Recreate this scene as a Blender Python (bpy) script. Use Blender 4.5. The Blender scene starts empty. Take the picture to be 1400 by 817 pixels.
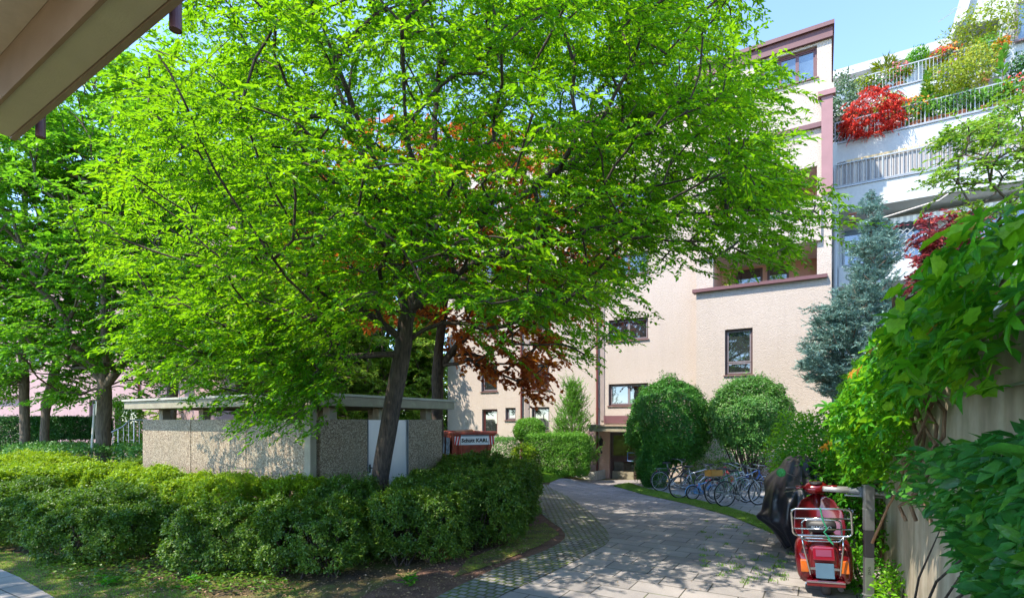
import bpy, bmesh, math, random
import numpy as np
from mathutils import Vector, Matrix, noise as mnoise

SC = bpy.context.scene
COL = SC.collection
F_PX = 720.0; HZ = 575.0; EYE = 2.0          # focal length in photo pixels, horizon row, eye height

# ------------------------------------------------------------------ camera
cam_d = bpy.data.cameras.new('camera'); cam = bpy.data.objects.new('camera', cam_d); COL.objects.link(cam)
cam.location = (0, 0, EYE); cam.rotation_euler = (math.radians(90), 0, 0)
cam_d.sensor_width = 36; cam_d.lens = 36*F_PX/1400; cam_d.shift_y = (HZ-408.5)/1400
cam_d.clip_start = 0.05; cam_d.clip_end = 3000
SC.camera = cam
# ------------------------------------------------------------------ light
SUN_EL, SUN_AZ = math.radians(54), math.radians(240)     # azimuth clockwise from +Y
w = bpy.data.worlds.new('World'); SC.world = w; w.use_nodes = True
nt = w.node_tree; nt.nodes.clear()
sky = nt.nodes.new('ShaderNodeTexSky'); sky.sky_type = 'NISHITA'; sky.sun_disc = False
sky.sun_elevation = SUN_EL; sky.sun_rotation = SUN_AZ; sky.air_density = 1.0; sky.dust_density = 0.0; sky.ozone_density = 2.6; sky.altitude = 2600
bg = nt.nodes.new('ShaderNodeBackground'); bg.inputs[1].default_value = 0.15
out = nt.nodes.new('ShaderNodeOutputWorld'); nt.links.new(sky.outputs[0], bg.inputs[0]); nt.links.new(bg.outputs[0], out.inputs[0])
sun_d = bpy.data.lights.new('sun', 'SUN'); sun = bpy.data.objects.new('sun', sun_d); COL.objects.link(sun)
sun_d.energy = 2.15; sun_d.angle = math.radians(0.55); sun_d.color = (1.0, 0.91, 0.78)
sdir = Vector((math.sin(SUN_AZ)*math.cos(SUN_EL), math.cos(SUN_AZ)*math.cos(SUN_EL), math.sin(SUN_EL)))
sun.rotation_euler = sdir.to_track_quat('Z', 'Y').to_euler(); sun.location = sdir*60
SC.view_settings.view_transform = 'Standard'; SC.view_settings.look = 'None'
SC.view_settings.exposure = 2.22; SC.view_settings.gamma = 1.0; SC.view_settings.use_curve_mapping = False
SC.cycles.max_bounces = 7; SC.cycles.diffuse_bounces = 3; SC.cycles.glossy_bounces = 2; SC.cycles.transmission_bounces = 4
SC.cycles.transparent_max_bounces = 6; SC.cycles.use_denoising = True; SC.cycles.sample_clamp_indirect = 6

# ------------------------------------------------------------------ frames and projection
TH = math.atan2(-0.508, 0.861)                       # direction of the facades (local x); local y goes into the buildings
RX, RY = math.cos(TH), math.sin(TH)                  # right along facade
EX, EY = -RY, RX                                     # into the building
P0 = (4.06, 22.5); DM = P0[0]*EX + P0[1]*EY          # main facade plane
def ss(a, b, x):
    t = min(1.0, max(0.0, (x-a)/(b-a))); return t*t*(3-2*t)
def zg(x, y):
    d = y-7.0
    sp = (d+math.sqrt(d*d+1.0))/2 if d < 17 else 17.01
    zp = -0.0285*sp+0.004
    zl = 0.15*ss(14, 24, y)
    s = ss(0.5, 3.5, x)
    return zl*(1-s)+zp*s
def W(px, py, Y): return Vector(((px-700)/F_PX*Y, Y, EYE-(py-HZ)/F_PX*Y))
def G(px, py):
    z = 0.0
    for _ in range(30):
        Y = F_PX*(EYE-z)/(py-HZ); X = (px-700)/F_PX*Y; z = 0.5*z+0.5*zg(X, Y)
    return (X, Y)
def L2W(u, v, o=P0): return (o[0]+u*RX+v*EX, o[1]+u*RY+v*EY)
def UZ(px, py, v):
    """facade-local u and z of a photo point on the plane at depth v behind the main facade"""
    D = DM+v; q = (px-700)/F_PX; Y = D/(EX*q+EY); X = q*Y
    return ((X-P0[0])*RX+(Y-P0[1])*RY, EYE-(py-HZ)/F_PX*Y)
def RECT(x0, y0, x1, y1, v):
    xm, ym = (x0+x1)/2, 0
    return (UZ(x0, 500, v)[0], UZ(x1, 500, v)[0], UZ(xm, y1, v)[1], UZ(xm, y0, v)[1])

# ------------------------------------------------------------------ object helpers
def thing(name, label, cat, loc=(0, 0, 0), rz=0.0, group=None):
    o = bpy.data.objects.new(name, None); COL.objects.link(o); o.empty_display_size = 0.3
    o.location = loc; o.rotation_euler = (0, 0, rz); o['label'] = label; o['category'] = cat
    if group: o['group'] = group
    return o
def tag(o, label, cat, group=None, kind=None):
    if label: o['label'] = label
    if cat: o['category'] = cat
    if group: o['group'] = group
    if kind: o['kind'] = kind
    return o
class MB:
    def __init__(s): s.v = []; s.f = []
    def add(s, vs, fs):
        n = len(s.v); s.v += [tuple(p) for p in vs]; s.f += [tuple(i+n for i in f) for f in fs]; return s
    def box(s, x0, x1, y0, y1, z0, z1, bev=0.0, rot=None):
        x0, x1 = min(x0, x1), max(x0, x1); y0, y1 = min(y0, y1), max(y0, y1); z0, z1 = min(z0, z1), max(z0, z1)
        if bev <= 0:
            vs = [(x, y, z) for z in (z0, z1) for y in (y0, y1) for x in (x0, x1)]
            fs = [(0, 2, 3, 1), (4, 5, 7, 6), (0, 1, 5, 4), (2, 6, 7, 3), (0, 4, 6, 2), (1, 3, 7, 5)]
        else:
            bm = bmesh.new(); bmesh.ops.create_cube(bm, size=1)
            for v in bm.verts: v.co = Vector(((x0+x1)/2+v.co.x*(x1-x0), (y0+y1)/2+v.co.y*(y1-y0), (z0+z1)/2+v.co.z*(z1-z0)))
            bmesh.ops.bevel(bm, geom=bm.edges[:], offset=bev, segments=2, profile=0.7, affect='EDGES')
            bm.verts.ensure_lookup_table()
            vs = [v.co.copy() for v in bm.verts]; fs = [[v.index for v in f.verts] for f in bm.faces]; bm.free()
        if rot is not None: vs = [rot @ Vector(v) for v in vs]
        return s.add(vs, fs)
    def tube(s, pts, rad, n=8, closed=False, cap=True):
        P = [Vector(p) for p in pts]; m = len(P)
        R = rad if hasattr(rad, '__len__') else [rad]*m
        T = []
        for i in range(m):
            a = P[(i-1) % m] if (closed or i > 0) else P[i]; b = P[(i+1) % m] if (closed or i < m-1) else P[i]
            t = b-a; T.append(t.normalized() if t.length > 1e-9 else Vector((0, 0, 1)))
        up = Vector((0, 0, 1)) if abs(T[0].z) < 0.9 else Vector((1, 0, 0))
        N = (up-T[0]*up.dot(T[0])).normalized(); vs = []
        for i in range(m):
            N = N-T[i]*N.dot(T[i]); N = N.normalized() if N.length > 1e-6 else T[i].orthogonal().normalized()
            B = T[i].cross(N)
            for k in range(n):
                a = 2*math.pi*k/n; vs.append(P[i]+(N*math.cos(a)+B*math.sin(a))*R[i])
        fs = []
        for i in range(m if closed else m-1):
            j = (i+1) % m
            for k in range(n): fs.append((i*n+k, i*n+(k+1) % n, j*n+(k+1) % n, j*n+k))
        if cap and not closed: fs.append(tuple(range(n-1, -1, -1))); fs.append(tuple((m-1)*n+k for k in range(n)))
        return s.add(vs, fs)
    def lathe(s, prof, c=(0, 0, 0), n=20, axis='z'):
        vs = []; m = len(prof)
        for r, h in prof:
            for k in range(n):
                a = 2*math.pi*k/n; p = (r*math.cos(a), r*math.sin(a), h)
                if axis == 'x': p = (h, p[0], p[1])
                if axis == 'y': p = (p[0], h, p[1])
                vs.append((c[0]+p[0], c[1]+p[1], c[2]+p[2]))
        fs = [(i*n+k, i*n+(k+1) % n, (i+1)*n+(k+1) % n, (i+1)*n+k) for i in range(m-1) for k in range(n)]
        fs.append(tuple(range(n-1, -1, -1))); fs.append(tuple((m-1)*n+k for k in range(n)))
        return s.add(vs, fs)
    def torus(s, c, R, r, axis='y', n=32, m=6):
        pts = []
        for k in range(n):
            a = 2*math.pi*k/n; p = (R*math.cos(a), 0, R*math.sin(a)) if axis == 'y' else ((0, R*math.cos(a), R*math.sin(a)) if axis == 'x' else (R*math.cos(a), R*math.sin(a), 0))
            pts.append((c[0]+p[0], c[1]+p[1], c[2]+p[2]))
        return s.tube(pts, r, m, closed=True)
    def loft(s, rings, cap=True):
        n = len(rings[0]); vs = [p for r in rings for p in r]
        fs = [(i*n+k, i*n+(k+1) % n, (i+1)*n+(k+1) % n, (i+1)*n+k) for i in range(len(rings)-1) for k in range(n)]
        if cap: fs.append(tuple(range(n-1, -1, -1))); fs.append(tuple((len(rings)-1)*n+k for k in range(n)))
        return s.add(vs, fs)
    def prism(s, poly, y0, y1):
        """polygon in x,z extruded along y"""
        n = len(poly); vs = [(p[0], y0, p[1]) for p in poly]+[(p[0], y1, p[1]) for p in poly]
        fs = [tuple(range(n)), tuple(range(2*n-1, n-1, -1))]+[(i, i+n, (i+1) % n+n, (i+1) % n) for i in range(n)]
        return s.add(vs, fs)
    def wall(s, u0, u1, z0, z1, y, holes, depth=0.2, back=None):
        """front sheet at y with rectangular holes and their reveals; back: depth of a full closing box"""
        us = sorted({u0, u1, *[min(max(h[0], u0), u1) for h in holes], *[min(max(h[1], u0), u1) for h in holes]})
        zs = sorted({z0, z1, *[min(max(h[2], z0), z1) for h in holes], *[min(max(h[3], z0), z1) for h in holes]})
        for a, b in zip(us, us[1:]):
            for c, d in zip(zs, zs[1:]):
                m, k = (a+b)/2, (c+d)/2
                if any(h[0] < m < h[1] and h[2] < k < h[3] for h in holes): continue
                s.add([(a, y, c), (b, y, c), (b, y, d), (a, y, d)], [(0, 1, 2, 3)])
        for a, b, c, d in holes:
            y2 = y+depth
            s.add([(a, y, c), (b, y, c), (b, y, d), (a, y, d), (a, y2, c), (b, y2, c), (b, y2, d), (a, y2, d)],
                  [(0, 4, 5, 1), (1, 5, 6, 2), (2, 6, 7, 3), (3, 7, 4, 0)])
        return s
    def build(s, name, mat, parent=None, smooth=False, bevel=0.0):
        me = bpy.data.meshes.new(name); me.from_pydata(s.v, [], s.f); me.update()
        if smooth: me.polygons.foreach_set('use_smooth', [True]*len(me.polygons))
        o = bpy.data.objects.new(name, me); COL.objects.link(o); me.materials.append(mat)
        if parent: o.parent = parent
        if bevel:
            bm = o.modifiers.new('b', 'BEVEL'); bm.width = bevel; bm.segments = 2; bm.limit_method = 'ANGLE'
        return o
def np_mesh(name, V, F, mat, parent=None, smooth=False):
    me = bpy.data.meshes.new(name); V = np.ascontiguousarray(V, dtype=np.float32); k = F.shape[1]
    me.vertices.add(len(V)); me.vertices.foreach_set('co', V.ravel())
    me.loops.add(F.size); me.loops.foreach_set('vertex_index', F.ravel().astype(np.int32))
    me.polygons.add(len(F)); me.polygons.foreach_set('loop_start', np.arange(0, F.size, k, dtype=np.int32))
    me.polygons.foreach_set('loop_total', np.full(len(F), k, dtype=np.int32))
    if smooth: me.polygons.foreach_set('use_smooth', np.ones(len(F), dtype=bool))
    me.update(calc_edges=True)
    o = bpy.data.objects.new(name, me); COL.objects.link(o); me.materials.append(mat)
    if parent: o.parent = parent
    return o
def copy_tree(o, parent=None):
    c = o.copy(); COL.objects.link(c)
    if parent: c.parent = parent
    for ch in list(o.children): copy_tree(ch, c)
    return c

# ------------------------------------------------------------------ materials
MATS = {}
def nodes(name):
    m = bpy.data.materials.new(name); m.use_nodes = True; t = m.node_tree; b = t.nodes['Principled BSDF']; MATS[name] = m
    return m, t, b
def ramp(t, src, stops):
    r = t.nodes.new('ShaderNodeValToRGB'); e = r.color_ramp.elements
    while len(e) < len(stops): e.new(0.5)
    for i, (p, c) in enumerate(stops): e[i].position = p; e[i].color = (*c, 1)
    t.links.new(src, r.inputs[0]); return r.outputs[0]
def coords(t, scale=(1, 1, 1), rz=0.0, kind='Object'):
    tc = t.nodes.new('ShaderNodeTexCoord'); mp = t.nodes.new('ShaderNodeMapping')
    mp.inputs['Scale'].default_value = scale; mp.inputs['Rotation'].default_value = (0, 0, rz)
    t.links.new(tc.outputs[kind], mp.inputs[0]); return mp.outputs[0]
def noise(t, vec, scale, detail=4, rough=0.55):
    n = t.nodes.new('ShaderNodeTexNoise'); n.inputs['Scale'].default_value = scale; n.inputs['Detail'].default_value = detail
    n.inputs['Roughness'].default_value = rough; t.links.new(vec, n.inputs['Vector']); return n.outputs[0]
def mixc(t, fac, a, b, mode='MIX'):
    m = t.nodes.new('ShaderNodeMix'); m.data_type = 'RGBA'; m.blend_type = mode
    for i, s in ((0, fac), (6, a), (7, b)):
        if hasattr(s, 'links'): t.links.new(s, m.inputs[i])
        else: m.inputs[i].default_value = s if i == 0 else (*s, 1)
    return m.outputs[2]
def bump(t, b, h, strength, dist=0.02):
    n = t.nodes.new('ShaderNodeBump'); n.inputs['Strength'].default_value = strength; n.inputs['Distance'].default_value = dist
    t.links.new(h, n.inputs['Height']); t.links.new(n.outputs[0], b.inputs['Normal'])
def flat(name, c, rough=0.5, metal=0.0, var=0.12, scale=3.0, bmp=0.0, bscale=60, coat=0.0, dirt=None):
    m, t, b = nodes(name); v = coords(t); n = noise(t, v, scale, 5)
    lo = tuple(x*(1-var) for x in c); hi = tuple(min(1, x*(1+var)) for x in c)
    col = ramp(t, n, [(0.3, lo), (0.7, hi)])
    if dirt: col = mixc(t, ramp(t, noise(t, v, scale*2.3, 8, 0.7), [(0.52, (0, 0, 0)), (0.72, (1, 1, 1))]), col, dirt)
    t.links.new(col, b.inputs['Base Color'])
    b.inputs['Roughness'].default_value = rough; b.inputs['Metallic'].default_value = metal; b.inputs['Coat Weight'].default_value = coat
    if bmp: bump(t, b, noise(t, v, bscale, 3), bmp)
    return m
def stucco(name, c, c2, bs=28, strength=0.9):
    m, t, b = nodes(name); v = coords(t)
    col = ramp(t, noise(t, v, 0.35, 4), [(0.35, c), (0.65, c2)])
    col = mixc(t, ramp(t, noise(t, coords(t, (3.0, 3.0, 0.25)), 1.2, 6, 0.7), [(0.5, (0, 0, 0)), (0.85, (0.45, 0.45, 0.45))]), col, tuple(x*0.8 for x in c))
    col = mixc(t, ramp(t, noise(t, v, 16, 4), [(0.4, (0, 0, 0)), (0.7, (0.35, 0.35, 0.35))]), col, tuple(x*0.8 for x in c))
    t.links.new(col, b.inputs['Base Color']); b.inputs['Roughness'].default_value = 0.9
    bump(t, b, noise(t, v, bs, 4, 0.6), strength, 0.03); return m
def leafmat(name, c0, c1, tr, trans=0.45, rough=0.45, c2=None, spec=0.35, nscale=0.8, fine=False):
    """per-leaf colour: two shades by leaf, drifting with place; a translucent share"""
    m, t, b = nodes(name); g = t.nodes.new('ShaderNodeNewGeometry')
    v = coords(t); pos = noise(t, v, nscale, 3)
    ad = t.nodes.new('ShaderNodeMath'); ad.operation = 'ADD'; t.links.new(g.outputs['Random Per Island'], ad.inputs[0]); t.links.new(pos, ad.inputs[1])
    ex = t.nodes.new('ShaderNodeMath'); ex.operation = 'MULTIPLY_ADD'; ex.inputs[1].default_value = 1.6; ex.inputs[2].default_value = -0.5; t.links.new(pos, ex.inputs[0]); t.links.new(ex.outputs[0], ad.inputs[1])
    hv = t.nodes.new('ShaderNodeMath'); hv.operation = 'MULTIPLY'; hv.inputs[1].default_value = 0.5; t.links.new(ad.outputs[0], hv.inputs[0])
    stops = [(0.12, c0), (0.45, c1)] + ([(0.78, c2)] if c2 else [])
    col = ramp(t, hv.outputs[0], stops)
    if fine:
        fn = noise(t, v, 70, 4, 0.7); col = mixc(t, 1.0, col, ramp(t, fn, [(0.3, (0.6, 0.66, 0.6)), (0.7, (1.35, 1.28, 1.2))]), 'MULTIPLY'); bump(t, b, noise(t, v, 45, 3), 0.5, 0.01)
        sp = ramp(t, noise(t, v, 110, 2), [(0.70, (0, 0, 0)), (0.76, (0.8, 0.8, 0.8))]); col = mixc(t, sp, col, (0.16, 0.11, 0.03))
        t.links.new(ramp(t, fn, [(0.3, (rough+0.2,)*3), (0.7, (rough-0.03,)*3)]), b.inputs['Roughness'])
    t.links.new(col, b.inputs['Base Color'])
    b.inputs['Roughness'].default_value = rough; b.inputs['Specular IOR Level'].default_value = spec
    tl = t.nodes.new('ShaderNodeBsdfTranslucent'); t.links.new(mixc(t, 0.5, col, tr), tl.inputs[0])
    mx = t.nodes.new('ShaderNodeMixShader'); mx.inputs[0].default_value = trans
    t.links.new(b.outputs[0], mx.inputs[1]); t.links.new(tl.outputs[0], mx.inputs[2])
    t.links.new(mx.outputs[0], t.nodes['Material Output'].inputs[0]); return m
def bark(name, c0, c1):
    m, t, b = nodes(name); v = coords(t, (1, 1, 0.18)); n = noise(t, v, 26, 6, 0.65)
    t.links.new(ramp(t, n, [(0.35, c0), (0.65, c1)]), b.inputs['Base Color']); b.inputs['Roughness'].default_value = 0.9
    bump(t, b, n, 1.0, 0.03); return m

M_main = stucco('stucco_cream', (0.455, 0.385, 0.325), (0.495, 0.42, 0.36))
M_pinkst = stucco('stucco_rose', (0.35, 0.225, 0.225), (0.40, 0.265, 0.26), 20, 0.5)
M_salmon = stucco('stucco_salmon', (0.60, 0.34, 0.24), (0.66, 0.38, 0.28), 40, 0.2)
M_white = stucco('render_white', (0.42, 0.45, 0.46), (0.48, 0.50, 0.50), 30, 0.15)
M_soffit = stucco('soffit_paint', (0.62, 0.54, 0.53), (0.67, 0.59, 0.57), 50, 0.1)
M_beige = flat('beam_beige', (0.60, 0.54, 0.44), 0.8, var=0.06, bmp=0.15)
M_brownbeam = flat('beam_brown', (0.33, 0.22, 0.17), 0.75, var=0.1, bmp=0.1)
M_purple = flat('trim_mauve', (0.13, 0.055, 0.06), 0.6, var=0.08)
M_pilas = flat('pilaster_mauve', (0.26, 0.13, 0.135), 0.6, var=0.08)
M_pipe = flat('pipe_mauve', (0.16, 0.075, 0.10), 0.45, var=0.1)
M_redpipe = flat('pipe_redbrown', (0.14, 0.035, 0.028), 0.5)
M_frame = flat('frame_brown', (0.075, 0.04, 0.037), 0.45)
M_framel = flat('sash_grey_mauve', (0.20, 0.17, 0.18), 0.4)
M_sill = flat('sill_brown', (0.20, 0.11, 0.10), 0.5)
M_metalw = flat('rail_white', (0.30, 0.33, 0.35), 0.45, var=0.05)
M_grey = flat('metal_grey', (0.30, 0.30, 0.30), 0.4, 0.5)
M_galv = flat('galvanised', (0.38, 0.385, 0.39), 0.35, 0.85, var=0.15, scale=8)
M_chrome = flat('chrome', (0.50, 0.50, 0.51), 0.15, 1.0, var=0.05)
M_black = flat('black_plastic', (0.02, 0.02, 0.022), 0.5)
M_rubber = flat('rubber', (0.025, 0.025, 0.027), 0.8)
M_conc = flat('concrete', (0.42, 0.40, 0.35), 0.9, var=0.2, scale=2.5, bmp=0.5, bscale=35, dirt=(0.22, 0.22, 0.15))
M_canopy = flat('canopy_concrete', (0.27, 0.235, 0.165), 0.85, var=0.12, bmp=0.3, dirt=(0.35, 0.34, 0.22))
M_brown = flat('dead_wood', (0.26, 0.13, 0.06), 0.8)
M_terra = flat('terracotta', (0.42, 0.16, 0.08), 0.8)
M_potg = flat('pot_grey', (0.16, 0.17, 0.19), 0.6)
def glass(name, c=(0.03, 0.035, 0.035), tr=0.0):
    m, t, b = nodes(name); v = coords(t)
    t.links.new(ramp(t, noise(t, v, 1.4, 2), [(0.35, tuple(x*0.5 for x in c)), (0.65, c)]), b.inputs['Base Color'])
    b.inputs['Roughness'].default_value = 0.02; b.inputs['IOR'].default_value = 1.9
    b.inputs['Specular IOR Level'].default_value = 0.8
    bump(t, b, noise(t, v, 1.1, 1), 0.12, 0.05)
    if tr:
        x = t.nodes.new('ShaderNodeBsdfTransparent'); mx = t.nodes.new('ShaderNodeMixShader'); mx.inputs[0].default_value = tr
        t.links.new(b.outputs[0], mx.inputs[1]); t.links.new(x.outputs[0], mx.inputs[2]); t.links.new(mx.outputs[0], t.nodes['Material Output'].inputs[0])
    return m
M_glass = glass('window_glass')
M_glassb = glass('window_glass_sky', (0.10, 0.16, 0.22))
M_glasst = glass('door_glass', tr=0.78)
M_curtain = flat('curtain', (0.55, 0.55, 0.55), 0.9)

def aggregate():
    m, t, b = nodes('exposed_aggregate'); v = coords(t)
    vo = t.nodes.new('ShaderNodeTexVoronoi'); vo.inputs['Scale'].default_value = 58; t.links.new(v, vo.inputs[0])
    sep = t.nodes.new('ShaderNodeSeparateColor'); t.links.new(vo.outputs['Color'], sep.inputs[0])
    c = ramp(t, sep.outputs[0], [(0.0, (0.11, 0.075, 0.045)), (0.4, (0.23, 0.17, 0.105)), (0.75, (0.35, 0.27, 0.175)), (1.0, (0.47, 0.39, 0.28))])
    c = mixc(t, ramp(t, noise(t, coords(t, (1, 1, 0.4)), 1.6, 5), [(0.45, (0, 0, 0)), (0.75, (0.5, 0.5, 0.5))]), c, (0.20, 0.18, 0.12))
    t.links.new(c, b.inputs['Base Color']); b.inputs['Roughness'].default_value = 0.85
    bump(t, b, vo.outputs['Distance'], 0.7, 0.01); return m
M_agg = aggregate()

def paving(name, bw, bh, off, c1, c2, joint, moss, mossamt, jw, bs=0.4, wob=0.0, offx=0.0):
    m, t, b = nodes(name); v = coords(t, (1, 1, 1), -TH)
    if wob:
        nn = t.nodes.new('ShaderNodeTexNoise'); nn.inputs['Scale'].default_value = 5; nn.inputs['Detail'].default_value = 2; t.links.new(v, nn.inputs['Vector'])
        vm = t.nodes.new('ShaderNodeVectorMath'); vm.operation = 'MULTIPLY_ADD'; vm.inputs[1].default_value = (wob, wob, 0)
        t.links.new(nn.outputs['Color'], vm.inputs[0]); t.links.new(v, vm.inputs[2]); vb = vm.outputs[0]
    else: vb = v
    br = t.nodes.new('ShaderNodeTexBrick'); br.offset = off; br.squash = 1.0
    br.inputs['Scale'].default_value = 1.0; br.inputs['Brick Width'].default_value = bw; br.inputs['Row Height'].default_value = bh
    br.inputs['Mortar Size'].default_value = jw; br.inputs['Mortar Smooth'].default_value = 0.3; br.inputs['Bias'].default_value = 0.0
    br.inputs['Color1'].default_value = (*c1, 1); br.inputs['Color2'].default_value = (*c2, 1); br.inputs['Mortar'].default_value = (0, 0, 0, 1)
    t.links.new(vb, br.inputs['Vector'])
    stain = ramp(t, noise(t, v, 0.9, 6, 0.65), [(0.35, (0.72, 0.72, 0.72)), (0.7, (1.15, 1.12, 1.08))])
    c = mixc(t, 1.0, br.outputs['Color'], stain, 'MULTIPLY')
    c = mixc(t, 1.0, c, ramp(t, noise(t, v, 140, 3, 0.7), [(0.3, (0.75, 0.75, 0.75)), (0.7, (1.2, 1.2, 1.2))]), 'MULTIPLY')
    mm = ramp(t, noise(t, v, 2.2, 5, 0.7), [(0.5-mossamt, (0, 0, 0)), (0.62-mossamt*0.4, (1, 1, 1))])
    jc = mixc(t, mm, joint, moss)
    c = mixc(t, br.outputs['Fac'], c, jc)
    t.links.new(c, b.inputs['Base Color']); b.inputs['Roughness'].default_value = 0.85
    inv = t.nodes.new('ShaderNodeMath'); inv.operation = 'SUBTRACT'; inv.inputs[0].default_value = 1.0; t.links.new(br.outputs['Fac'], inv.inputs[1])
    ad = t.nodes.new('ShaderNodeMath'); ad.operation = 'MULTIPLY_ADD'; t.links.new(noise(t, v, 60, 4), ad.inputs[0]); ad.inputs[1].default_value = 0.25; t.links.new(inv.outputs[0], ad.inputs[2])
    bump(t, b, ad.outputs[0], bs, 0.012); return m
M_slab = paving('slab_paving', 0.58, 0.38, 0.42, (0.245, 0.228, 0.22), (0.335, 0.31, 0.298), (0.06, 0.055, 0.045), (0.10, 0.13, 0.03), -0.06, 0.008, 0.6)
M_cob = paving('cobbles', 0.125, 0.105, 0.5, (0.17, 0.165, 0.16), (0.30, 0.285, 0.27), (0.07, 0.06, 0.04), (0.10, 0.14, 0.02), 0.12, 0.017, 1.0, wob=0.05)
M_park = paving('parking_paving', 0.5, 0.5, 0.5, (0.30, 0.29, 0.28), (0.36, 0.35, 0.33), (0.10, 0.10, 0.08), (0.10, 0.14, 0.03), 0.0, 0.012, 0.5)
def ground_mat(name, a, b_, c_, sc=1.2, bs=0.8):
    m, t, b = nodes(name); v = coords(t)
    c = ramp(t, noise(t, v, sc, 7, 0.7), [(0.38, a), (0.5, b_), (0.64, c_)])
    c = mixc(t, 1.0, c, ramp(t, noise(t, v, 45, 5, 0.75), [(0.3, (0.5, 0.5, 0.5)), (0.7, (1.45, 1.4, 1.3))]), 'MULTIPLY')
    t.links.new(c, b.inputs['Base Color']); b.inputs['Roughness'].default_value = 0.95
    bump(t, b, noise(t, v, 55, 5, 0.7), bs, 0.03); return m
M_soil = ground_mat('soil_moss', (0.075, 0.05, 0.03), (0.13, 0.10, 0.035), (0.14, 0.20, 0.03))
M_mulch = ground_mat('bark_mulch', (0.10, 0.052, 0.038), (0.16, 0.085, 0.06), (0.21, 0.12, 0.085), 3.5, 1.0)
M_lawn = ground_mat('lawn', (0.10, 0.17, 0.02), (0.15, 0.25, 0.03), (0.19, 0.28, 0.045), 1.5, 1.0)
M_moss = ground_mat('moss_edge', (0.10, 0.07, 0.045), (0.15, 0.14, 0.03), (0.22, 0.27, 0.025), 2.6, 1.0)
M_rust = flat('rusty_red_steel', (0.30, 0.055, 0.025), 0.7, 0.1, var=0.35, scale=4, bmp=0.3, bscale=20, dirt=(0.20, 0.10, 0.06))
M_greyst = flat('grey_steel', (0.16, 0.18, 0.20), 0.5, 0.3, var=0.25, scale=5)
M_red = flat('scooter_red', (0.125, 0.003, 0.006), 0.22, 0.25, var=0.1, coat=0.6)
M_orange = flat('indicator_orange', (0.48, 0.10, 0.005), 0.25, coat=0.5)
M_tail = flat('tail_lens', (0.20, 0.004, 0.015), 0.2, coat=0.6)
M_lens = flat('tail_lens_pale', (0.20, 0.045, 0.085), 0.2, coat=0.6)
M_plate = flat('number_plate', (0.055, 0.11, 0.16), 0.6)
M_cover = flat('cover_nylon', (0.009, 0.008, 0.012), 0.38, var=0.2, scale=2, bmp=0.12, bscale=22)
M_whitep = flat('white_paint', (0.8, 0.8, 0.78), 0.5)
M_redp = flat('red_paint', (0.6, 0.03, 0.02), 0.5)
M_green = flat('green_cord', (0.02, 0.25, 0.12), 0.6)

# leaves
LF_main = leafmat('leaf_main', (0.016, 0.12, 0.008), (0.062, 0.24, 0.008), (0.46, 0.88, 0.006), 0.52, c2=(0.34, 0.47, 0.008), nscale=0.5)
LF_left = leafmat('leaf_left_trees', (0.022, 0.13, 0.014), (0.075, 0.26, 0.016), (0.32, 0.75, 0.015), 0.5, c2=(0.23, 0.42, 0.015))
LF_back = leafmat('leaf_back', (0.08, 0.20, 0.02), (0.20, 0.36, 0.03), (0.40, 0.62, 0.04), 0.4, c2=(0.34, 0.42, 0.09))
LF_copper = leafmat('leaf_copper', (0.20, 0.04, 0.015), (0.42, 0.11, 0.02), (0.80, 0.22, 0.03), 0.45, c2=(0.62, 0.30, 0.02))
LF_hedge = leafmat('leaf_bed_shrubs', (0.024, 0.080, 0.010), (0.075, 0.17, 0.014), (0.25, 0.45, 0.015), 0.33, c2=(0.19, 0.28, 0.02), spec=0.5, nscale=1.6)
LF_hedgey = leafmat('leaf_bed_shrubs_sunlit_yellow', (0.07, 0.17, 0.010), (0.22, 0.36, 0.010), (0.5, 0.7, 0.015), 0.38, c2=(0.42, 0.48, 0.012), nscale=1.6)  # yellower bed leaves: sunlight on the middle row put into colour; also a yellowish bush
LF_box = leafmat('leaf_box', (0.05, 0.17, 0.015), (0.12, 0.31, 0.025), (0.25, 0.55, 0.03), 0.3, c2=(0.19, 0.37, 0.03), nscale=2)
LF_yew = leafmat('leaf_yew', (0.012, 0.055, 0.012), (0.03, 0.13, 0.018), (0.08, 0.25, 0.02), 0.2, c2=(0.07, 0.20, 0.02), nscale=2)
LF_priv = leafmat('leaf_privet', (0.03, 0.12, 0.02), (0.08, 0.24, 0.035), (0.18, 0.45, 0.04), 0.3, c2=(0.15, 0.30, 0.05), spec=0.5, nscale=2)
LF_blue = leafmat('needles_blue', (0.10, 0.22, 0.19), (0.26, 0.43, 0.38), (0.22, 0.38, 0.33), 0.2, c2=(0.32, 0.46, 0.40), nscale=1.5)
LF_conif = leafmat('needles_green', (0.06, 0.20, 0.02), (0.14, 0.36, 0.03), (0.25, 0.50, 0.04), 0.25, nscale=2)
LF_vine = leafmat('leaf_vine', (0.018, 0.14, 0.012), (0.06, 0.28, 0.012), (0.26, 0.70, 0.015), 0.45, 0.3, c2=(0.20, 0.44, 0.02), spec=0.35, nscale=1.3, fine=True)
LF_viney = leafmat('leaf_vine_sunny', (0.07, 0.24, 0.01), (0.17, 0.42, 0.01), (0.38, 0.75, 0.015), 0.48, 0.4, c2=(0.30, 0.50, 0.02), nscale=1.3, fine=True)  # vine leaves with sunlight put into the colour; also used for pale weeds
LF_shrub = leafmat('leaf_near_shrub', (0.014, 0.10, 0.025), (0.04, 0.21, 0.035), (0.14, 0.50, 0.03), 0.38, 0.25, c2=(0.14, 0.36, 0.03), spec=0.4, nscale=2.5, fine=True)
LF_red = leafmat('leaf_red_maple', (0.38, 0.012, 0.012), (0.66, 0.035, 0.025), (0.85, 0.06, 0.03), 0.3, c2=(0.80, 0.16, 0.06), nscale=2)
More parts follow.
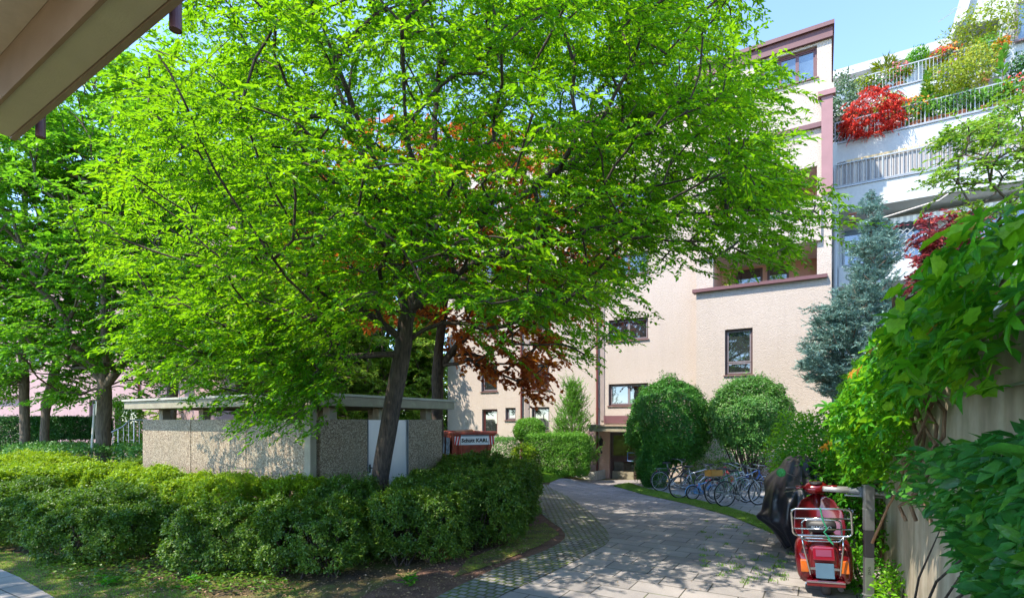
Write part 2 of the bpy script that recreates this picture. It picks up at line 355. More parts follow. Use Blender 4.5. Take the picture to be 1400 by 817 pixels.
LF_wine = leafmat('leaf_wine', (0.13, 0.02, 0.05), (0.36, 0.06, 0.09), (0.6, 0.09, 0.09), 0.4, c2=(0.6, 0.16, 0.08), nscale=2)
LF_yell = leafmat('leaf_yellow_green', (0.08, 0.17, 0.01), (0.26, 0.33, 0.01), (0.5, 0.6, 0.02), 0.3, nscale=3)
LF_oliv = leafmat('leaf_grey_green', (0.04, 0.10, 0.04), (0.10, 0.18, 0.08), (0.15, 0.28, 0.10), 0.2, nscale=3)
LF_flr = leafmat('petal_red', (0.65, 0.02, 0.03), (0.80, 0.08, 0.06), (0.8, 0.1, 0.1), 0.25)
LF_flp = leafmat('petal_pink', (0.75, 0.10, 0.14), (0.85, 0.25, 0.28), (0.9, 0.3, 0.3), 0.25)
LF_flv = leafmat('petal_violet', (0.18, 0.05, 0.55), (0.32, 0.14, 0.70), (0.3, 0.2, 0.7), 0.25)
LF_flo = leafmat('petal_orange', (0.75, 0.15, 0.02), (0.85, 0.30, 0.03), (0.9, 0.3, 0.03), 0.25)
LF_grass = leafmat('grass_blades', (0.09, 0.22, 0.02), (0.20, 0.38, 0.025), (0.30, 0.55, 0.03), 0.3, nscale=3)
LF_dry = leafmat('dry_leaves', (0.16, 0.09, 0.05), (0.34, 0.22, 0.12), (0.3, 0.2, 0.1), 0.1)
BK_dark = bark('bark_dark', (0.022, 0.016, 0.012), (0.095, 0.068, 0.050))
BK_mid = bark('bark_mid', (0.065, 0.05, 0.035), (0.17, 0.13, 0.09))
BK_vine = bark('bark_vine', (0.12, 0.065, 0.035), (0.26, 0.16, 0.09))
# ------------------------------------------------------------------ foliage engine
RNG = np.random.default_rng(7)
T_DIAMOND = (np.array([[0, 0, 0], [0.42, 0.5, 0.10], [1, 0, -0.06], [0.42, -0.5, 0.10]]), np.array([[0, 2, 1], [0, 3, 2]]))
T_OVAL = (np.array([[0, 0, 0], [0.25, 0.36, 0.05], [0.62, 0.42, 0.05], [1, 0, -0.10], [0.62, -0.42, 0.05], [0.25, -0.36, 0.05], [0.3, 0, -0.02], [0.66, 0, -0.03]]),
          np.array([[0, 6, 1, 1], [1, 6, 7, 2], [2, 7, 3, 3], [0, 5, 6, 6], [5, 4, 7, 6], [4, 3, 7, 7]]))
def tri_only(T):
    V, F = T; out_ = []
    for f in F:
        f = list(dict.fromkeys(f))
        out_.append(f[:3])
        if len(f) == 4: out_.append([f[0], f[2], f[3]])
    return (V, np.array(out_))
T_OVAL = tri_only(T_OVAL)
def palmate(n=5, spread=58, wid=0.40):
    Vs = []; Fs = []
    for i in range(n):
        a = math.radians((i-(n-1)/2)*spread); L = 1.0-0.13*abs(i-(n-1)/2)
        c, s_ = math.cos(a), math.sin(a); off = len(Vs)*0+sum(len(v) for v in Vs)
        v = T_OVAL[0]*np.array([L, wid*L, 1.0])
        v = v.copy(); v[:, 2] -= 0.25*v[:, 0]**2*0.6
        Vs.append(np.stack([v[:, 0]*c-v[:, 1]*s_, v[:, 0]*s_+v[:, 1]*c, v[:, 2]], 1)); Fs.append(T_OVAL[1]+off)
    return (np.concatenate(Vs), np.concatenate(Fs))
T_PALM = palmate()
T_MAPLE = palmate(5, 48, 0.30)
def T_lobed():
    """broad toothed leaf: a fan outline round a raised midrib"""
    ang = [180, 130, 95, 75, 52, 35, 20, 0]; r = [0.0, 0.34, 0.30, 0.50, 0.42, 0.66, 0.62, 0.8]
    pts = [(0.2+r[i]*math.cos(math.radians(ang[i])), r[i]*math.sin(math.radians(ang[i]))) for i in range(1, 8)]
    L = [(0, 0, 0)]+[(x, y, 0.10*y) for x, y in pts[:-1]]+[(1.0, 0, -0.12)]
    R = [(x, -y, 0.10*y) for x, y in reversed(pts[:-1])]
    V = np.array(L+R+[(0.35, 0, -0.04)]); c = len(V)-1; n = c
    return (V, np.array([[c, (i+1) % n, i] for i in range(n)]))
T_LOBE = T_lobed()
def unit(a): return a/np.maximum(np.linalg.norm(a, axis=-1, keepdims=True), 1e-9)
def leaves(P, D, N, L, Wd, T):
    """P base points, D directions, N approximate normals, L lengths, Wd widths"""
    D = unit(D); S = unit(np.cross(N, D)); U = np.cross(D, S); V, F = T
    L = np.broadcast_to(L, (len(P),)); Wd = np.broadcast_to(Wd, (len(P),))
    X = P[:, None, :] + D[:, None, :]*(V[None, :, 0:1]*L[:, None, None]) + S[:, None, :]*(V[None, :, 1:2]*Wd[:, None, None]) + U[:, None, :]*(V[None, :, 2:3]*L[:, None, None])
    k = len(V); FF = (F[None]+(np.arange(len(P))*k)[:, None, None]).reshape(-1, F.shape[1])
    return X.reshape(-1, 3), FF
def leaf_obj(name, P, D, N, L, Wd, T, mat, parent, base=(0, 0, 0), rz=0.0):
    V, F = leaves(P, D, N, L, Wd, T); V = V-np.array(base)
    if rz:
        c, s_ = math.cos(-rz), math.sin(-rz); V = np.stack([V[:, 0]*c-V[:, 1]*s_, V[:, 0]*s_+V[:, 1]*c, V[:, 2]], 1)
    return np_mesh(name, V, F, mat, parent, smooth=len(T[0]) > 5)
def sprays(C, B, n_tw, tw_len, n_lf, leaf, wid, flat_=0.35, droop=0.25, spread=80, fwd=0.6, rng=RNG):
    """C clump centres, B outward directions -> leaf arrays along twigs lying in layered sprays, and twig segments"""
    M = len(C); B = unit(B)
    ang = np.radians(rng.uniform(-spread, spread, (M, n_tw))); Bh = unit(B*np.array([1, 1, 0.45])+1e-6)
    ca, sa = np.cos(ang)[..., None], np.sin(ang)[..., None]
    side = unit(np.cross(np.array([0, 0, 1.0]), Bh))
    Dt = Bh[:, None, :]*ca+side[:, None, :]*sa
    Dt[..., 2] += rng.normal(0, flat_, (M, n_tw))-droop*0.3; Dt = unit(Dt)
    ln = tw_len*rng.uniform(0.55, 1.25, (M, n_tw))
    st = C[:, None, :]+rng.normal(0, 1, (M, n_tw, 3))*np.array([1, 1, 0.35])*tw_len*0.38 - Dt*(ln*0.35)[..., None]
    t = (np.arange(n_lf)+0.6)/n_lf; t = t[None, None, :]+rng.uniform(-0.4, 0.4, (M, n_tw, n_lf))/n_lf
    pos = st[:, :, None, :]+Dt[:, :, None, :]*(t*ln[..., None])[..., None]; pos[..., 2] -= droop*(t**2)*ln[..., None]
    sg = np.where(np.arange(n_lf) % 2 == 0, 1.0, -1.0)[None, None, :, None]
    tside = unit(np.cross(np.array([0, 0, 1.0]), Dt))[:, :, None, :]
    Dl = Dt[:, :, None, :]*fwd+tside*sg*(1.1-fwd)+rng.normal(0, 0.22, pos.shape); Dl[..., 2] -= droop*0.9
    N = np.array([0, 0, 1.0])+rng.normal(0, 0.38, pos.shape)
    K = M*n_tw*n_lf
    Ls = leaf*rng.uniform(0.6, 1.25, K); Ws = wid*rng.uniform(0.75, 1.2, K)
    return pos.reshape(K, 3), Dl.reshape(K, 3), N.reshape(K, 3), Ls, Ws, st.reshape(-1, 3), (st+Dt*ln[..., None]*0.95-np.array([0, 0, 1])*(droop*0.9*ln)[..., None]).reshape(-1, 3)
def twig_mesh(A, Bp, r):
    """thin three-sided twigs as one numpy mesh"""
    D = unit(Bp-A); S = unit(np.cross(D, np.array([0.3, 0.2, 1.0]))); U = np.cross(D, S)
    ks = [0, 2*math.pi/3, 4*math.pi/3]
    ring = np.stack([S*math.cos(a)+U*math.sin(a) for a in ks], 1)
    V = np.concatenate([A[:, None]+ring*r, Bp[:, None]+ring*r*0.35], 1)
    F = np.array([[0, 1, 4, 3], [1, 2, 5, 4], [2, 0, 3, 5]])
    return V.reshape(-1, 3), (F[None]+(np.arange(len(A))*6)[:, None, None]).reshape(-1, 4)
def merge(parts):
    Vs = []; Fs = []; n = 0
    for V, F in parts:
        Vs.append(V); Fs.append(F+n); n += len(V)
    return np.concatenate(Vs), np.concatenate(Fs)
def tube_np(P, R, n=6):
    P = np.asarray(P, float); m = len(P)
    T = np.zeros_like(P); T[1:-1] = P[2:]-P[:-2]; T[0] = P[1]-P[0]; T[-1] = P[-1]-P[-2]; T = unit(T)
    ref = np.array([0.13, 0.21, 1.0]) if abs(T[0, 2]) < 0.9 else np.array([1.0, 0.1, 0.0])
    S = unit(np.cross(T, ref)); U = np.cross(T, S)
    a = 2*np.pi*np.arange(n)/n
    ring = S[:, None]*np.cos(a)[None, :, None]+U[:, None]*np.sin(a)[None, :, None]
    V = (P[:, None]+ring*np.asarray(R)[:, None, None]).reshape(-1, 3)
    F = np.array([[i*n+k, i*n+(k+1) % n, (i+1)*n+(k+1) % n, (i+1)*n+k] for i in range(m-1) for k in range(n)])
    return V, F
def grow(trunks, clumps, r_base, r_tip=0.006, pathw=0.3, rng=RNG, power=0.47, step=0.35, zlow=None):
    """skeleton that reaches every clump from the trunks; returns wood mesh parts and each clump's outward direction"""
    nodes_ = []; par = []; plen = []; chains = []
    for tr in trunks:
        tr = [np.array(p, float) for p in tr]; idx = []; att = -1
        if nodes_:
            dd = np.linalg.norm(np.array(nodes_)-tr[0], axis=1); jn = int(np.argmin(dd))
            if dd[jn] < 0.6: att = jn
        for a, b in zip(tr, tr[1:]):
            k = max(1, int(np.linalg.norm(b-a)/step))
            for i in range(k):
                p = a+(b-a)*i/k; idx.append(len(nodes_)); nodes_.append(p+rng.normal(0, 0.012, 3)); par.append(idx[-2] if len(idx) > 1 else att)
                plen.append((0 if att < 0 else plen[att]) if len(idx) == 1 else plen[idx[-2]]+np.linalg.norm(p-nodes_[idx[-2]]))
        idx.append(len(nodes_)); nodes_.append(tr[-1]); par.append(idx[-2]); plen.append(plen[idx[-2]]+step); chains.append(idx)
    ntr = len(nodes_); N = np.zeros((60000, 3)); N[:ntr] = nodes_; PL = np.zeros(60000); PL[:ntr] = plen; par = list(par); cnt = ntr
    ok = np.ones(60000, bool)
    for i in range(ntr):
        if zlow is not None and N[i, 2] < zlow: ok[i] = False
    cen = N[:ntr].mean(0); order = np.argsort(np.linalg.norm(clumps-cen, axis=1)); dirs = np.zeros_like(clumps)
    for ci in order:
        c = clumps[ci]; d = np.linalg.norm(N[:cnt]-c, axis=1); below = np.maximum(0, N[:cnt, 2]-c[2])
        cost = d+pathw*PL[:cnt]+below*0.8+np.where(ok[:cnt], 0, 1e3); j = int(np.argmin(cost)); a = N[j].copy(); L = d[j]
        k = max(2, int(L/step)); pj = par[j]
        d0 = unit(a-N[pj]) if pj >= 0 else np.array([0, 0, 1.0])
        mid = (a+c)/2+d0*L*0.16+np.array([0, 0, 0.07*L])+rng.normal(0, 0.05*L, 3)
        ch = [j]; prev = j
        for i in range(1, k+1):
            t = i/k; p = (1-t)**2*a+2*t*(1-t)*mid+t*t*c
            if i < k: p = p+rng.normal(0, 0.02, 3)
            N[cnt] = p; PL[cnt] = PL[prev]+np.linalg.norm(p-N[prev]); par.append(prev); prev = cnt; ch.append(cnt); cnt += 1
        chains.append(ch); dirs[ci] = c-N[ch[-2]]
        hd = c-cen; hd[2] = 0; dirs[ci] = unit(unit(dirs[ci])+unit(hd)*0.8)
    load = np.zeros(cnt)
    for ch in chains[len(trunks):]: load[ch[-1]] += 1
    for i in range(cnt-1, -1, -1):
        if par[i] >= 0: load[par[i]] += load[i]
    mx = max(load.max(), 1); R = r_tip+(r_base-r_tip)*(load/mx)**power
    trunk_parts = []; br = []
    for q, ch in enumerate(chains):
        rr = R[ch].copy()
        if q < len(trunks): 
            rr = np.maximum.accumulate(rr[::-1])[::-1]; z0 = N[ch[0], 2]; hh = N[ch, 2]-z0; rr = rr*(1+(0.35*np.exp(-hh/0.25) if par[ch[0]] < 0 else 0)); trunk_parts.append(tube_np(N[ch], rr, 12))
        else:
            rr[0] = min(rr[0], rr[1]*1.15)
            if rr[1] > 0.007: br.append(tube_np(N[ch], rr, 6 if rr[1] > 0.03 else 4))
    return trunk_parts, br, dirs
def tree(name, label, cat, trunks, clumps, r_base, leafm, barkm, n_tw=9, tw_len=0.5, n_lf=20, leaf=0.085, wid=0.036, T=T_DIAMOND, group=None, droop=0.25, flat_=0.3, zlow=None, pathw=0.3, spread=80, rng=RNG, twr=0.004, crown='crown'):
    base = tuple(trunks[0][0]); tp, br, dirs = grow(trunks, clumps, r_base, rng=rng, zlow=zlow, pathw=pathw)
    t = thing(name, label, cat, base, group=group); b = np.array(base)
    P, D, N, L, Wd, A, B = sprays(clumps, dirs, n_tw, tw_len, n_lf, leaf, wid, flat_, droop, spread, rng=rng)
    leaf_obj(crown, P, D, N, L, Wd, T, leafm, t, base)
    V, F = merge(tp); np_mesh('trunk', V-b, F, barkm, t, smooth=True)
    if br:
        V, F = merge(br+([twig_mesh(A, B, twr)] if twr else [])); np_mesh('branches', V-b, F, barkm, t, smooth=True)
    return t
def in_poly(px, py, poly):
    n = len(poly); c = np.zeros(len(px), bool); j = n-1
    for i in range(n):
        xi, yi = poly[i]; xj, yj = poly[j]
        cond = ((yi > py) != (yj > py)) & (px < (xj-xi)*(py-yi)/(yj-yi+1e-12)+xi); c ^= cond; j = i
    return c
def surf_blob(n, c, r, rng=RNG, wob=0.12, depth=0.22, flatbot=None, seed=0.0, power=2.0):
    """points near the surface of an uneven rounded mass and their outward normals"""
    d = unit(rng.normal(0, 1, (n, 3)))
    if flatbot is not None: d[:, 2] = np.maximum(d[:, 2], -flatbot)+0; d = unit(d)
    if power != 2.0: d = d/(np.sum(np.abs(d)**power, axis=1, keepdims=True)**(1/power))
    k = np.array([mnoise.noise(Vector((a[0]*1.9+seed, a[1]*1.9, a[2]*1.9+seed))) for a in d])*1.2+np.array([mnoise.noise(Vector((a[0]*4.5, a[1]*4.5+seed, a[2]*4.5))) for a in d])*0.8
    s = (1+wob*k)*(1-depth*rng.random(n)**2.2)
    return np.array(c)+d*np.array(r)*s[:, None], unit(d/np.array(r))
def blob_leaves(name, n, c, r, leaf, wid, mat, parent, base, T=T_DIAMOND, wob=0.12, depth=0.22, seed=0.0, up=0.4, rng=RNG, jit=0.7, flatbot=None, power=2.0):
    P, N = surf_blob(n, c, r, rng, wob, depth, flatbot, seed, power)
    Nn = unit(N+np.array([0, 0, up])+rng.normal(0, jit*0.6, P.shape)); D = unit(np.cross(Nn, rng.normal(0, 1, P.shape))+N*0.45)
    return leaf_obj(name, P, D, Nn, leaf*rng.uniform(0.6, 1.3, n), wid*rng.uniform(0.7, 1.2, n), T, mat, parent, base)
# ------------------------------------------------------------------ ground and paths
def sheet(name, poly, off, mat, step=0.5, thick=0.0):
    bm = bmesh.new(); vs = [bm.verts.new((x, y, 0)) for x, y in poly]; f = bm.faces.new(vs)
    bmesh.ops.triangulate(bm, faces=[f])
    xs = [p[0] for p in poly]; ys = [p[1] for p in poly]
    for lo, hi, ax in ((min(xs), max(xs), 0), (min(ys), max(ys), 1)):
        a = math.ceil(lo/step)*step
        while a < hi:
            no = (1, 0, 0) if ax == 0 else (0, 1, 0)
            bmesh.ops.bisect_plane(bm, geom=bm.verts[:]+bm.edges[:]+bm.faces[:], plane_co=(a, 0, 0) if ax == 0 else (0, a, 0), plane_no=no); a += step
    for v in bm.verts: v.co.z = zg(v.co.x, v.co.y)+off
    bmesh.ops.recalc_face_normals(bm, faces=bm.faces[:])
    if bm.faces[:] and sum(f.normal.z for f in bm.faces) < 0: bmesh.ops.reverse_faces(bm, faces=bm.faces[:])
    me = bpy.data.meshes.new(name); bm.to_mesh(me); bm.free(); me.materials.append(mat)
    o = bpy.data.objects.new(name, me); COL.objects.link(o); o['kind'] = 'structure'; return o
def smooth_poly(pts, k=4):
    """Catmull-Rom through an open list of points"""
    out_ = []; n = len(pts)
    for i in range(n-1):
        p0, p1, p2, p3 = pts[max(0, i-1)], pts[i], pts[i+1], pts[min(n-1, i+2)]
        for j in range(k):
            t = j/k; out_.append(tuple(0.5*((2*p1[c])+(-p0[c]+p2[c])*t+(2*p0[c]-5*p1[c]+4*p2[c]-p3[c])*t*t+(-p0[c]+3*p1[c]-3*p2[c]+p3[c])*t**3) for c in (0, 1)))
    out_.append(tuple(pts[-1])); return out_
gx = np.unique(np.concatenate([np.linspace(-14, 16, 76), [-600, -200, -80, -40, -25, -18, 22, 35, 60, 120, 300, 600]]))
gy = np.unique(np.concatenate([np.linspace(-6, 30, 91), [-300, -80, -30, -12, 40, 60, 100, 200, 400, 900]]))
GV = np.array([[x, y, zg(x, y)+0.012*mnoise.noise(Vector((x*1.3, y*1.3, 0)))-0.012] for y in gy for x in gx]); nx = len(gx)
GF = np.array([[j*nx+i, j*nx+i+1, (j+1)*nx+i+1, (j+1)*nx+i] for j in range(len(gy)-1) for i in range(nx-1)])
g = np_mesh('ground', GV, GF, M_soil, smooth=True); g['kind'] = 'structure'

bed_edge = smooth_poly([(-3.4, 3.0), G(520, 858), G(600, 815), G(686, 774), G(743, 754), G(771, 737), G(768, 724), G(753, 713), G(737, 700), G(728, 688), G(729, 672), G(731, 661)])
slab_l = smooth_poly([(-1.3, 3.0), G(640, 850), G(680, 817), G(745, 787), G(805, 757), G(833, 738), G(822, 716), G(800, 695), G(775, 678), G(755, 668), G(750, 663)])
far_l = [G(752, 659.5), G(768, 653.5), G(812, 656)]
near_r = [(7.6, 11.6), (4.6, 6.3), (2.4, 2.6), (2.3, 2.4)]
grass_far = [G(860, 660), G(880, 667), G(930, 678), G(1000, 695), G(1055, 712)]
grass_near = [G(838, 664), G(880, 676), G(940, 689), G(1000, 706), G(1055, 729)]
path = slab_l+far_l+[L2W(1.6, -0.02), G(900, 662), G(960, 672), G(1060, 690), (8.2, 12.6)]+near_r
sheet('footpath', path, 0.006, M_slab)
cob = bed_edge+[slab_l[-1]]+slab_l[::-1]
cob = bed_edge+slab_l[::-1]
sheet('cobble_strip', cob, 0.014, M_cob)
park = grass_far[1:]+[G(1100, 712), (8.3, 12.7), (8.9, 16.0), L2W(4.4, -1.1), L2W(2.4, -1.2), G(868, 661.5)]
sheet('cycle_parking_pavement', park, 0.012, M_park)
sheet('grass_verge', grass_near+[G(1075, 735), G(1100, 726)]+grass_far[::-1], 0.026, M_lawn)
mul = bed_edge+[(bed_edge[-1][0]-0.5, bed_edge[-1][1])]+[(x-0.75, y+0.35) for x, y in bed_edge[::-1][2:]]
sheet('mulch_edge', mul, 0.006, M_mulch)
sheet('lawn', [G(731, 661), G(752, 659), G(768, 653), G(800, 645), L2W(-0.6, -0.3), L2W(-10.5, -0.3), (-3.5, 20), (-0.5, 17.0), (0.3, 15.0)], 0.01, M_lawn)
sheet('side_path', [G(-60, 757), G(0, 779), G(26, 790), G(77, 820), (-4.5, 5.2), (-8, 5.0), (-9, 7)], 0.02, M_slab)
moss = [G(-80, 742), G(0, 752), G(120, 775), G(230, 800), G(330, 830), (-3.0, 5.0), (-4.2, 5.2), G(77, 820), G(0, 779)]
sheet('moss_edge', moss, 0.010, M_moss)
sheet('moss_patch', [G(740, 745), G(765, 730), G(745, 715), G(715, 722), G(690, 745), G(640, 765), G(620, 790), G(680, 770)], 0.018, M_moss)

# ------------------------------------------------------------------ window builder (facade-local)
def window(parent, u0, u1, z0, z1, y, split=1, tsplit=None, depth=0.13, glassm=None, sill=True, fr=0.055, frm=None, curtain=False, name='window'):
    yf = y+depth; m = MB(); e = 0.006
    a, b, c, d = u0+e, u1-e, z0+e, z1-e
    m.box(a, a+fr, yf-0.03, yf+0.05, c, d); m.box(b-fr, b, yf-0.03, yf+0.05, c, d)
    m.box(a+fr, b-fr, yf-0.03, yf+0.05, c, c+fr); m.box(a+fr, b-fr, yf-0.03, yf+0.05, d-fr, d)
    o = m.build(name, frm or M_frame, parent)
    s = MB(); n = split
    for i in range(n):
        x0 = a+fr+(b-a-2*fr)*i/n+0.004; x1 = a+fr+(b-a-2*fr)*(i+1)/n-0.004
        segs = [(c+fr, d-fr)] if tsplit is None else [(c+fr, c+(d-c)*tsplit-0.01), (c+(d-c)*tsplit+0.01, d-fr)]
        for q0, q1 in segs:
            k = 0.045
            s.box(x0, x0+k, yf, yf+0.035, q0, q1); s.box(x1-k, x1, yf, yf+0.035, q0, q1)
            s.box(x0+k, x1-k, yf, yf+0.035, q0, q0+k); s.box(x0+k, x1-k, yf, yf+0.035, q1-k, q1)
    s.build('sash', M_framel if frm is None else frm, o)
    g = MB(); g.add([(a+fr, yf+0.03, c+fr), (b-fr, yf+0.03, c+fr), (b-fr, yf+0.03, d-fr), (a+fr, yf+0.03, d-fr)], [(0, 1, 2, 3)])
    g.build('pane', glassm or M_glass, o)
    if curtain:
        q = MB(); q.add([(a+fr, yf+0.4, c), (b-fr, yf+0.4, c), (b-fr, yf+0.4, d), (a+fr, yf+0.4, d)], [(0, 1, 2, 3)]); q.build('curtain', M_curtain, o)
    if sill:
        q = MB(); q.box(u0-0.05, u1+0.05, y-0.06, yf-0.032, z0-0.035, z0+0.004); q.build('sill', M_sill, o)
    return o

# ------------------------------------------------------------------ cream apartment building
BLD = thing('apartment_building', 'cream stuccoed apartment building with mauve trim and brown windows', 'building', (P0[0], P0[1], 0), TH)
uA0 = UZ(612, 500, 0)[0]; uB0 = UZ(952, 500, -0.6)[0]; uB1 = UZ(1137, 500, -0.6)[0]
TOP = 15.3
hA = []; winA = []
def addw(px0, py0, px1, py1, v=0, **k):
    r = RECT(px0, py0, px1, py1, v); (hA if v == 0 else hB).append(r); winA.append((r, v, k)); return r
hB = []
for dz in (0, 1, 2, 3, 4):                        # the column of two-light windows over the entrance
    r = RECT(832, 524, 886, 554, 0); zz = 2.72*dz
    q = (r[0], r[1], r[2]+zz, r[3]+zz); hA.append(q); winA.append((q, 0, dict(split=2)))
for (x0, x1, yb, yt, k) in ((658, 680, 535, 497, {}), (659, 680, 592, 559, dict(frm=M_redpipe)), (691, 705, 574, 557, {}), (727, 751, 590, 556, {}), (727, 751, 532, 497, {})):
    addw(x0, yt, x1, yb, 0, **k)
for (x0, x1) in ((655, 680), (727, 752)):
    r = RECT(x0, 497, x1, 534, 0)
    for dz in (1, 2, 3):
        q = (r[0], r[1], r[2]+2.72*dz, r[3]+2.72*dz); hA.append(q); winA.append((q, 0, {}))
# entrance opening
ed = RECT(834, 591, 884, 656, 0); ed = (ed[0], ed[1], -0.52, ed[3]); hA.append(ed)
m = MB(); m.wall(uA0, uB0+0.3, -1.2, TOP-0.3, 0.0, hA, 0.26)
m.add([(uA0, 0, -1.2), (uA0, 12, -1.2), (uA0, 12, TOP-0.3), (uA0, 0, TOP-0.3)], [(0, 1, 2, 3)])
m.add([(uA0, 0, TOP-0.3), (uB0+0.3, 0, TOP-0.3), (uB0+0.3, 12, TOP-0.3), (uA0, 12, TOP-0.3)], [(0, 1, 2, 3)])
m.add([(uA0, 12, -1.2), (uB0, 12, -1.2), (uB0, 12, TOP-0.3), (uA0, 12, TOP-0.3)], [(0, 1, 2, 3)])
VB = -0.6
w1 = RECT(991, 449, 1029, 512, VB); hB.append(w1); winA.append((w1, VB, dict(tsplit=0.27)))
pent = RECT(1040, 80, 1117, 118, VB); pent = (pent[0], pent[1], 13.75, 14.85); hB.append(pent)
uR0 = UZ(975, 500, VB)[0]; uR1 = UZ(1117, 500, VB)[0]
zl1 = UZ(1000, 394, VB)[1]; rec = []
for zb, zt in ((zl1, zl1+1.2), (zl1+2.75, zl1+3.85)):
    rec.append((uR0, uR1, zb, zt)); hB.append(rec[-1])
m.wall(uB0, uB1, -1.2, TOP, VB, hB, 0.2)
m.add([(uB0, VB, -1.2), (uB0, 0, -1.2), (uB0, 0, TOP), (uB0, VB, TOP)], [(0, 1, 2, 3)])
m.add([(uB1, VB, -1.2), (uB1, 12, -1.2), (uB1, 12, TOP), (uB1, VB, TOP)], [(0, 1, 2, 3)])
m.add([(uB0, VB, TOP), (uB1, VB, TOP), (uB1, 12, TOP), (uB0, 12, TOP)], [(0, 1, 2, 3)])
m.build('wall', M_main, BLD)
for i, (r, v, k) in enumerate(winA): window(BLD, *r, v, **k)
window(BLD, *pent, VB, split=3, glassm=M_glassb, frm=M_purple)
# balconies: salmon recess, glazing, mauve coping
for i, (a, b, c, d) in enumerate(rec):
    m = MB(); y0, y1 = VB+0.2, VB+1.9; zf = c-0.95
    m.add([(a, y1, zf), (b, y1, zf), (b, y1, d), (a, y1, d)], [(0, 1, 2, 3)])
    m.add([(a, y0, zf), (a, y1, zf), (a, y1, d), (a, y0, d)], [(0, 1, 2, 3)]); m.add([(b, y0, zf), (b, y1, zf), (b, y1, d), (b, y0, d)], [(0, 1, 2, 3)])
    bal = m.build('balcony_recess', M_salmon, BLD)
    m = MB(); m.add([(a, y0, zf), (b, y0, zf), (b, y1, zf), (a, y1, zf)], [(0, 1, 2, 3)]); m.add([(a, y0, d), (b, y0, d), (b, y1, d), (a, y1, d)], [(3, 2, 1, 0)])
    m.add([(a, y0, zf), (b, y0, zf), (b, y0, c), (a, y0, c)], [(0, 1, 2, 3)]); m.build('balcony_slab', M_soffit, bal)
    for f0, f1 in ((0.17, 0.45), (0.50, 0.72)):
        uu0, uu1 = a+(b-a)*f0, a+(b-a)*f1
        fm = MB(); fm.box(uu0, uu0+0.08, y1-0.06, y1-0.004, zf, d-0.1); fm.box(uu1-0.08, uu1, y1-0.06, y1-0.004, zf, d-0.1); fm.box(uu0+0.08, uu1-0.08, y1-0.06, y1-0.004, d-0.18, d-0.1)
        fo = fm.build('balcony_door', M_frame, BLD)
        gm = MB(); gm.add([(uu0+0.08, y1-0.02, zf), (uu1-0.08, y1-0.02, zf), (uu1-0.08, y1-0.02, d-0.18), (uu0+0.08, y1-0.02, d-0.18)], [(0, 1, 2, 3)]); gm.build('pane', M_glass, fo)
    cp = MB(); cp.box(uB0-0.12, uB1-0.12, VB-0.16, VB+0.24, c-0.03, c+0.09) if i == 0 else cp.box(uB0, uR1+0.05, VB-0.10, VB+0.24, c-0.03, c+0.06)
    cp.build('coping', M_purple, BLD)
tr = MB()                                          # trellis on the first balcony
a, b, c, d = rec[0]
for k in range(4): tr.box(a+0.25+k*0.16, a+0.262+k*0.16, VB+1.8, VB+1.815, c-0.3, c+0.95)
for k in range(5): tr.box(a+0.22, a+0.76, VB+1.782, VB+1.797, c+0.05+k*0.2, c+0.062+k*0.2)
tr.build('trellis', M_frame, BLD)
# upper parapet of the second storey balcony stands a little proud, with slanted cheek
pp = MB(); pp.prism([(uB0+0.15, zl1+1.25), (uR1+0.12, zl1+1.25), (uR1+0.12, zl1+2.68), (uB0+0.15, zl1+2.68)], VB-0.14, VB-0.002)
pp.build('balcony_parapet', M_main, BLD)
st = MB(); st.box(uB0, uR1+0.2, VB-0.12, VB+0.0, 12.0, 12.16); st.build('string_course', M_purple, BLD)
fa = MB(); fa.box(uB0-0.25, uB1+0.08, VB-0.22, VB+0.3, TOP-0.02, TOP+0.12); fa.box(uB0-0.2, uB1+0.03, VB-0.12, VB-0.003, TOP-0.36, TOP-0.02)
fa.box(uB1+0.004, uB1+0.08, VB+0.3, 8, TOP-0.02, TOP+0.12); fa.build('roof_fascia', M_purple, BLD)
fb = MB(); fb.box(uA0-0.15, uB0-0.01, -0.2, 0.3, TOP-0.3, TOP-0.1); fb.build('roof_edge', M_purple, BLD)
pl = MB(); pa, pb = UZ(1123, 500, VB)[0], UZ(1138.5, 500, VB)[0]
pl.box(pa, pb, VB-0.16, VB-0.002, 9.7, 12.95); pl.box(pa-0.1, pb+0.08, VB-0.24, VB-0.002, 12.95, 13.12)
pl.build('corner_pilaster', M_pilas, BLD)
cc = MB(); cc.box(pa-0.07, pb+0.04, VB-0.21, VB-0.002, 13.12, 13.32); cc.build('pilaster_cap', M_conc, BLD)
def pipe(px, v, z0, z1, r, mat, nm='downpipe'):
    u = UZ(px, 500, v)[0]; q = MB(); q.tube([(u, v-0.09, z0), (u, v-0.09, z1)], r, 10)
    z = z0+1.0
    while z < z1: q.box(u-r-0.015, u+r+0.015, v-0.10, v-0.004, z, z+0.04); z += 2.0
    return q.build(nm, mat, BLD)
pipe(817.5, 0, -0.5, TOP-0.4, 0.05, M_redpipe); pipe(714, 0, 0.1, TOP-0.4, 0.045, M_redpipe)
gs = MB(); a = UZ(821.5, 500, 0)[0]; gs.box(a, a+0.17, -0.035, -0.002, 2.0, TOP-0.4); b = UZ(718, 500, 0)[0]; gs.box(b, b+0.22, -0.035, -0.002, 0.2, TOP-0.4)
gs.build('joint_cover_strip', flat('strip_grey', (0.27, 0.22, 0.20), 0.6), BLD)
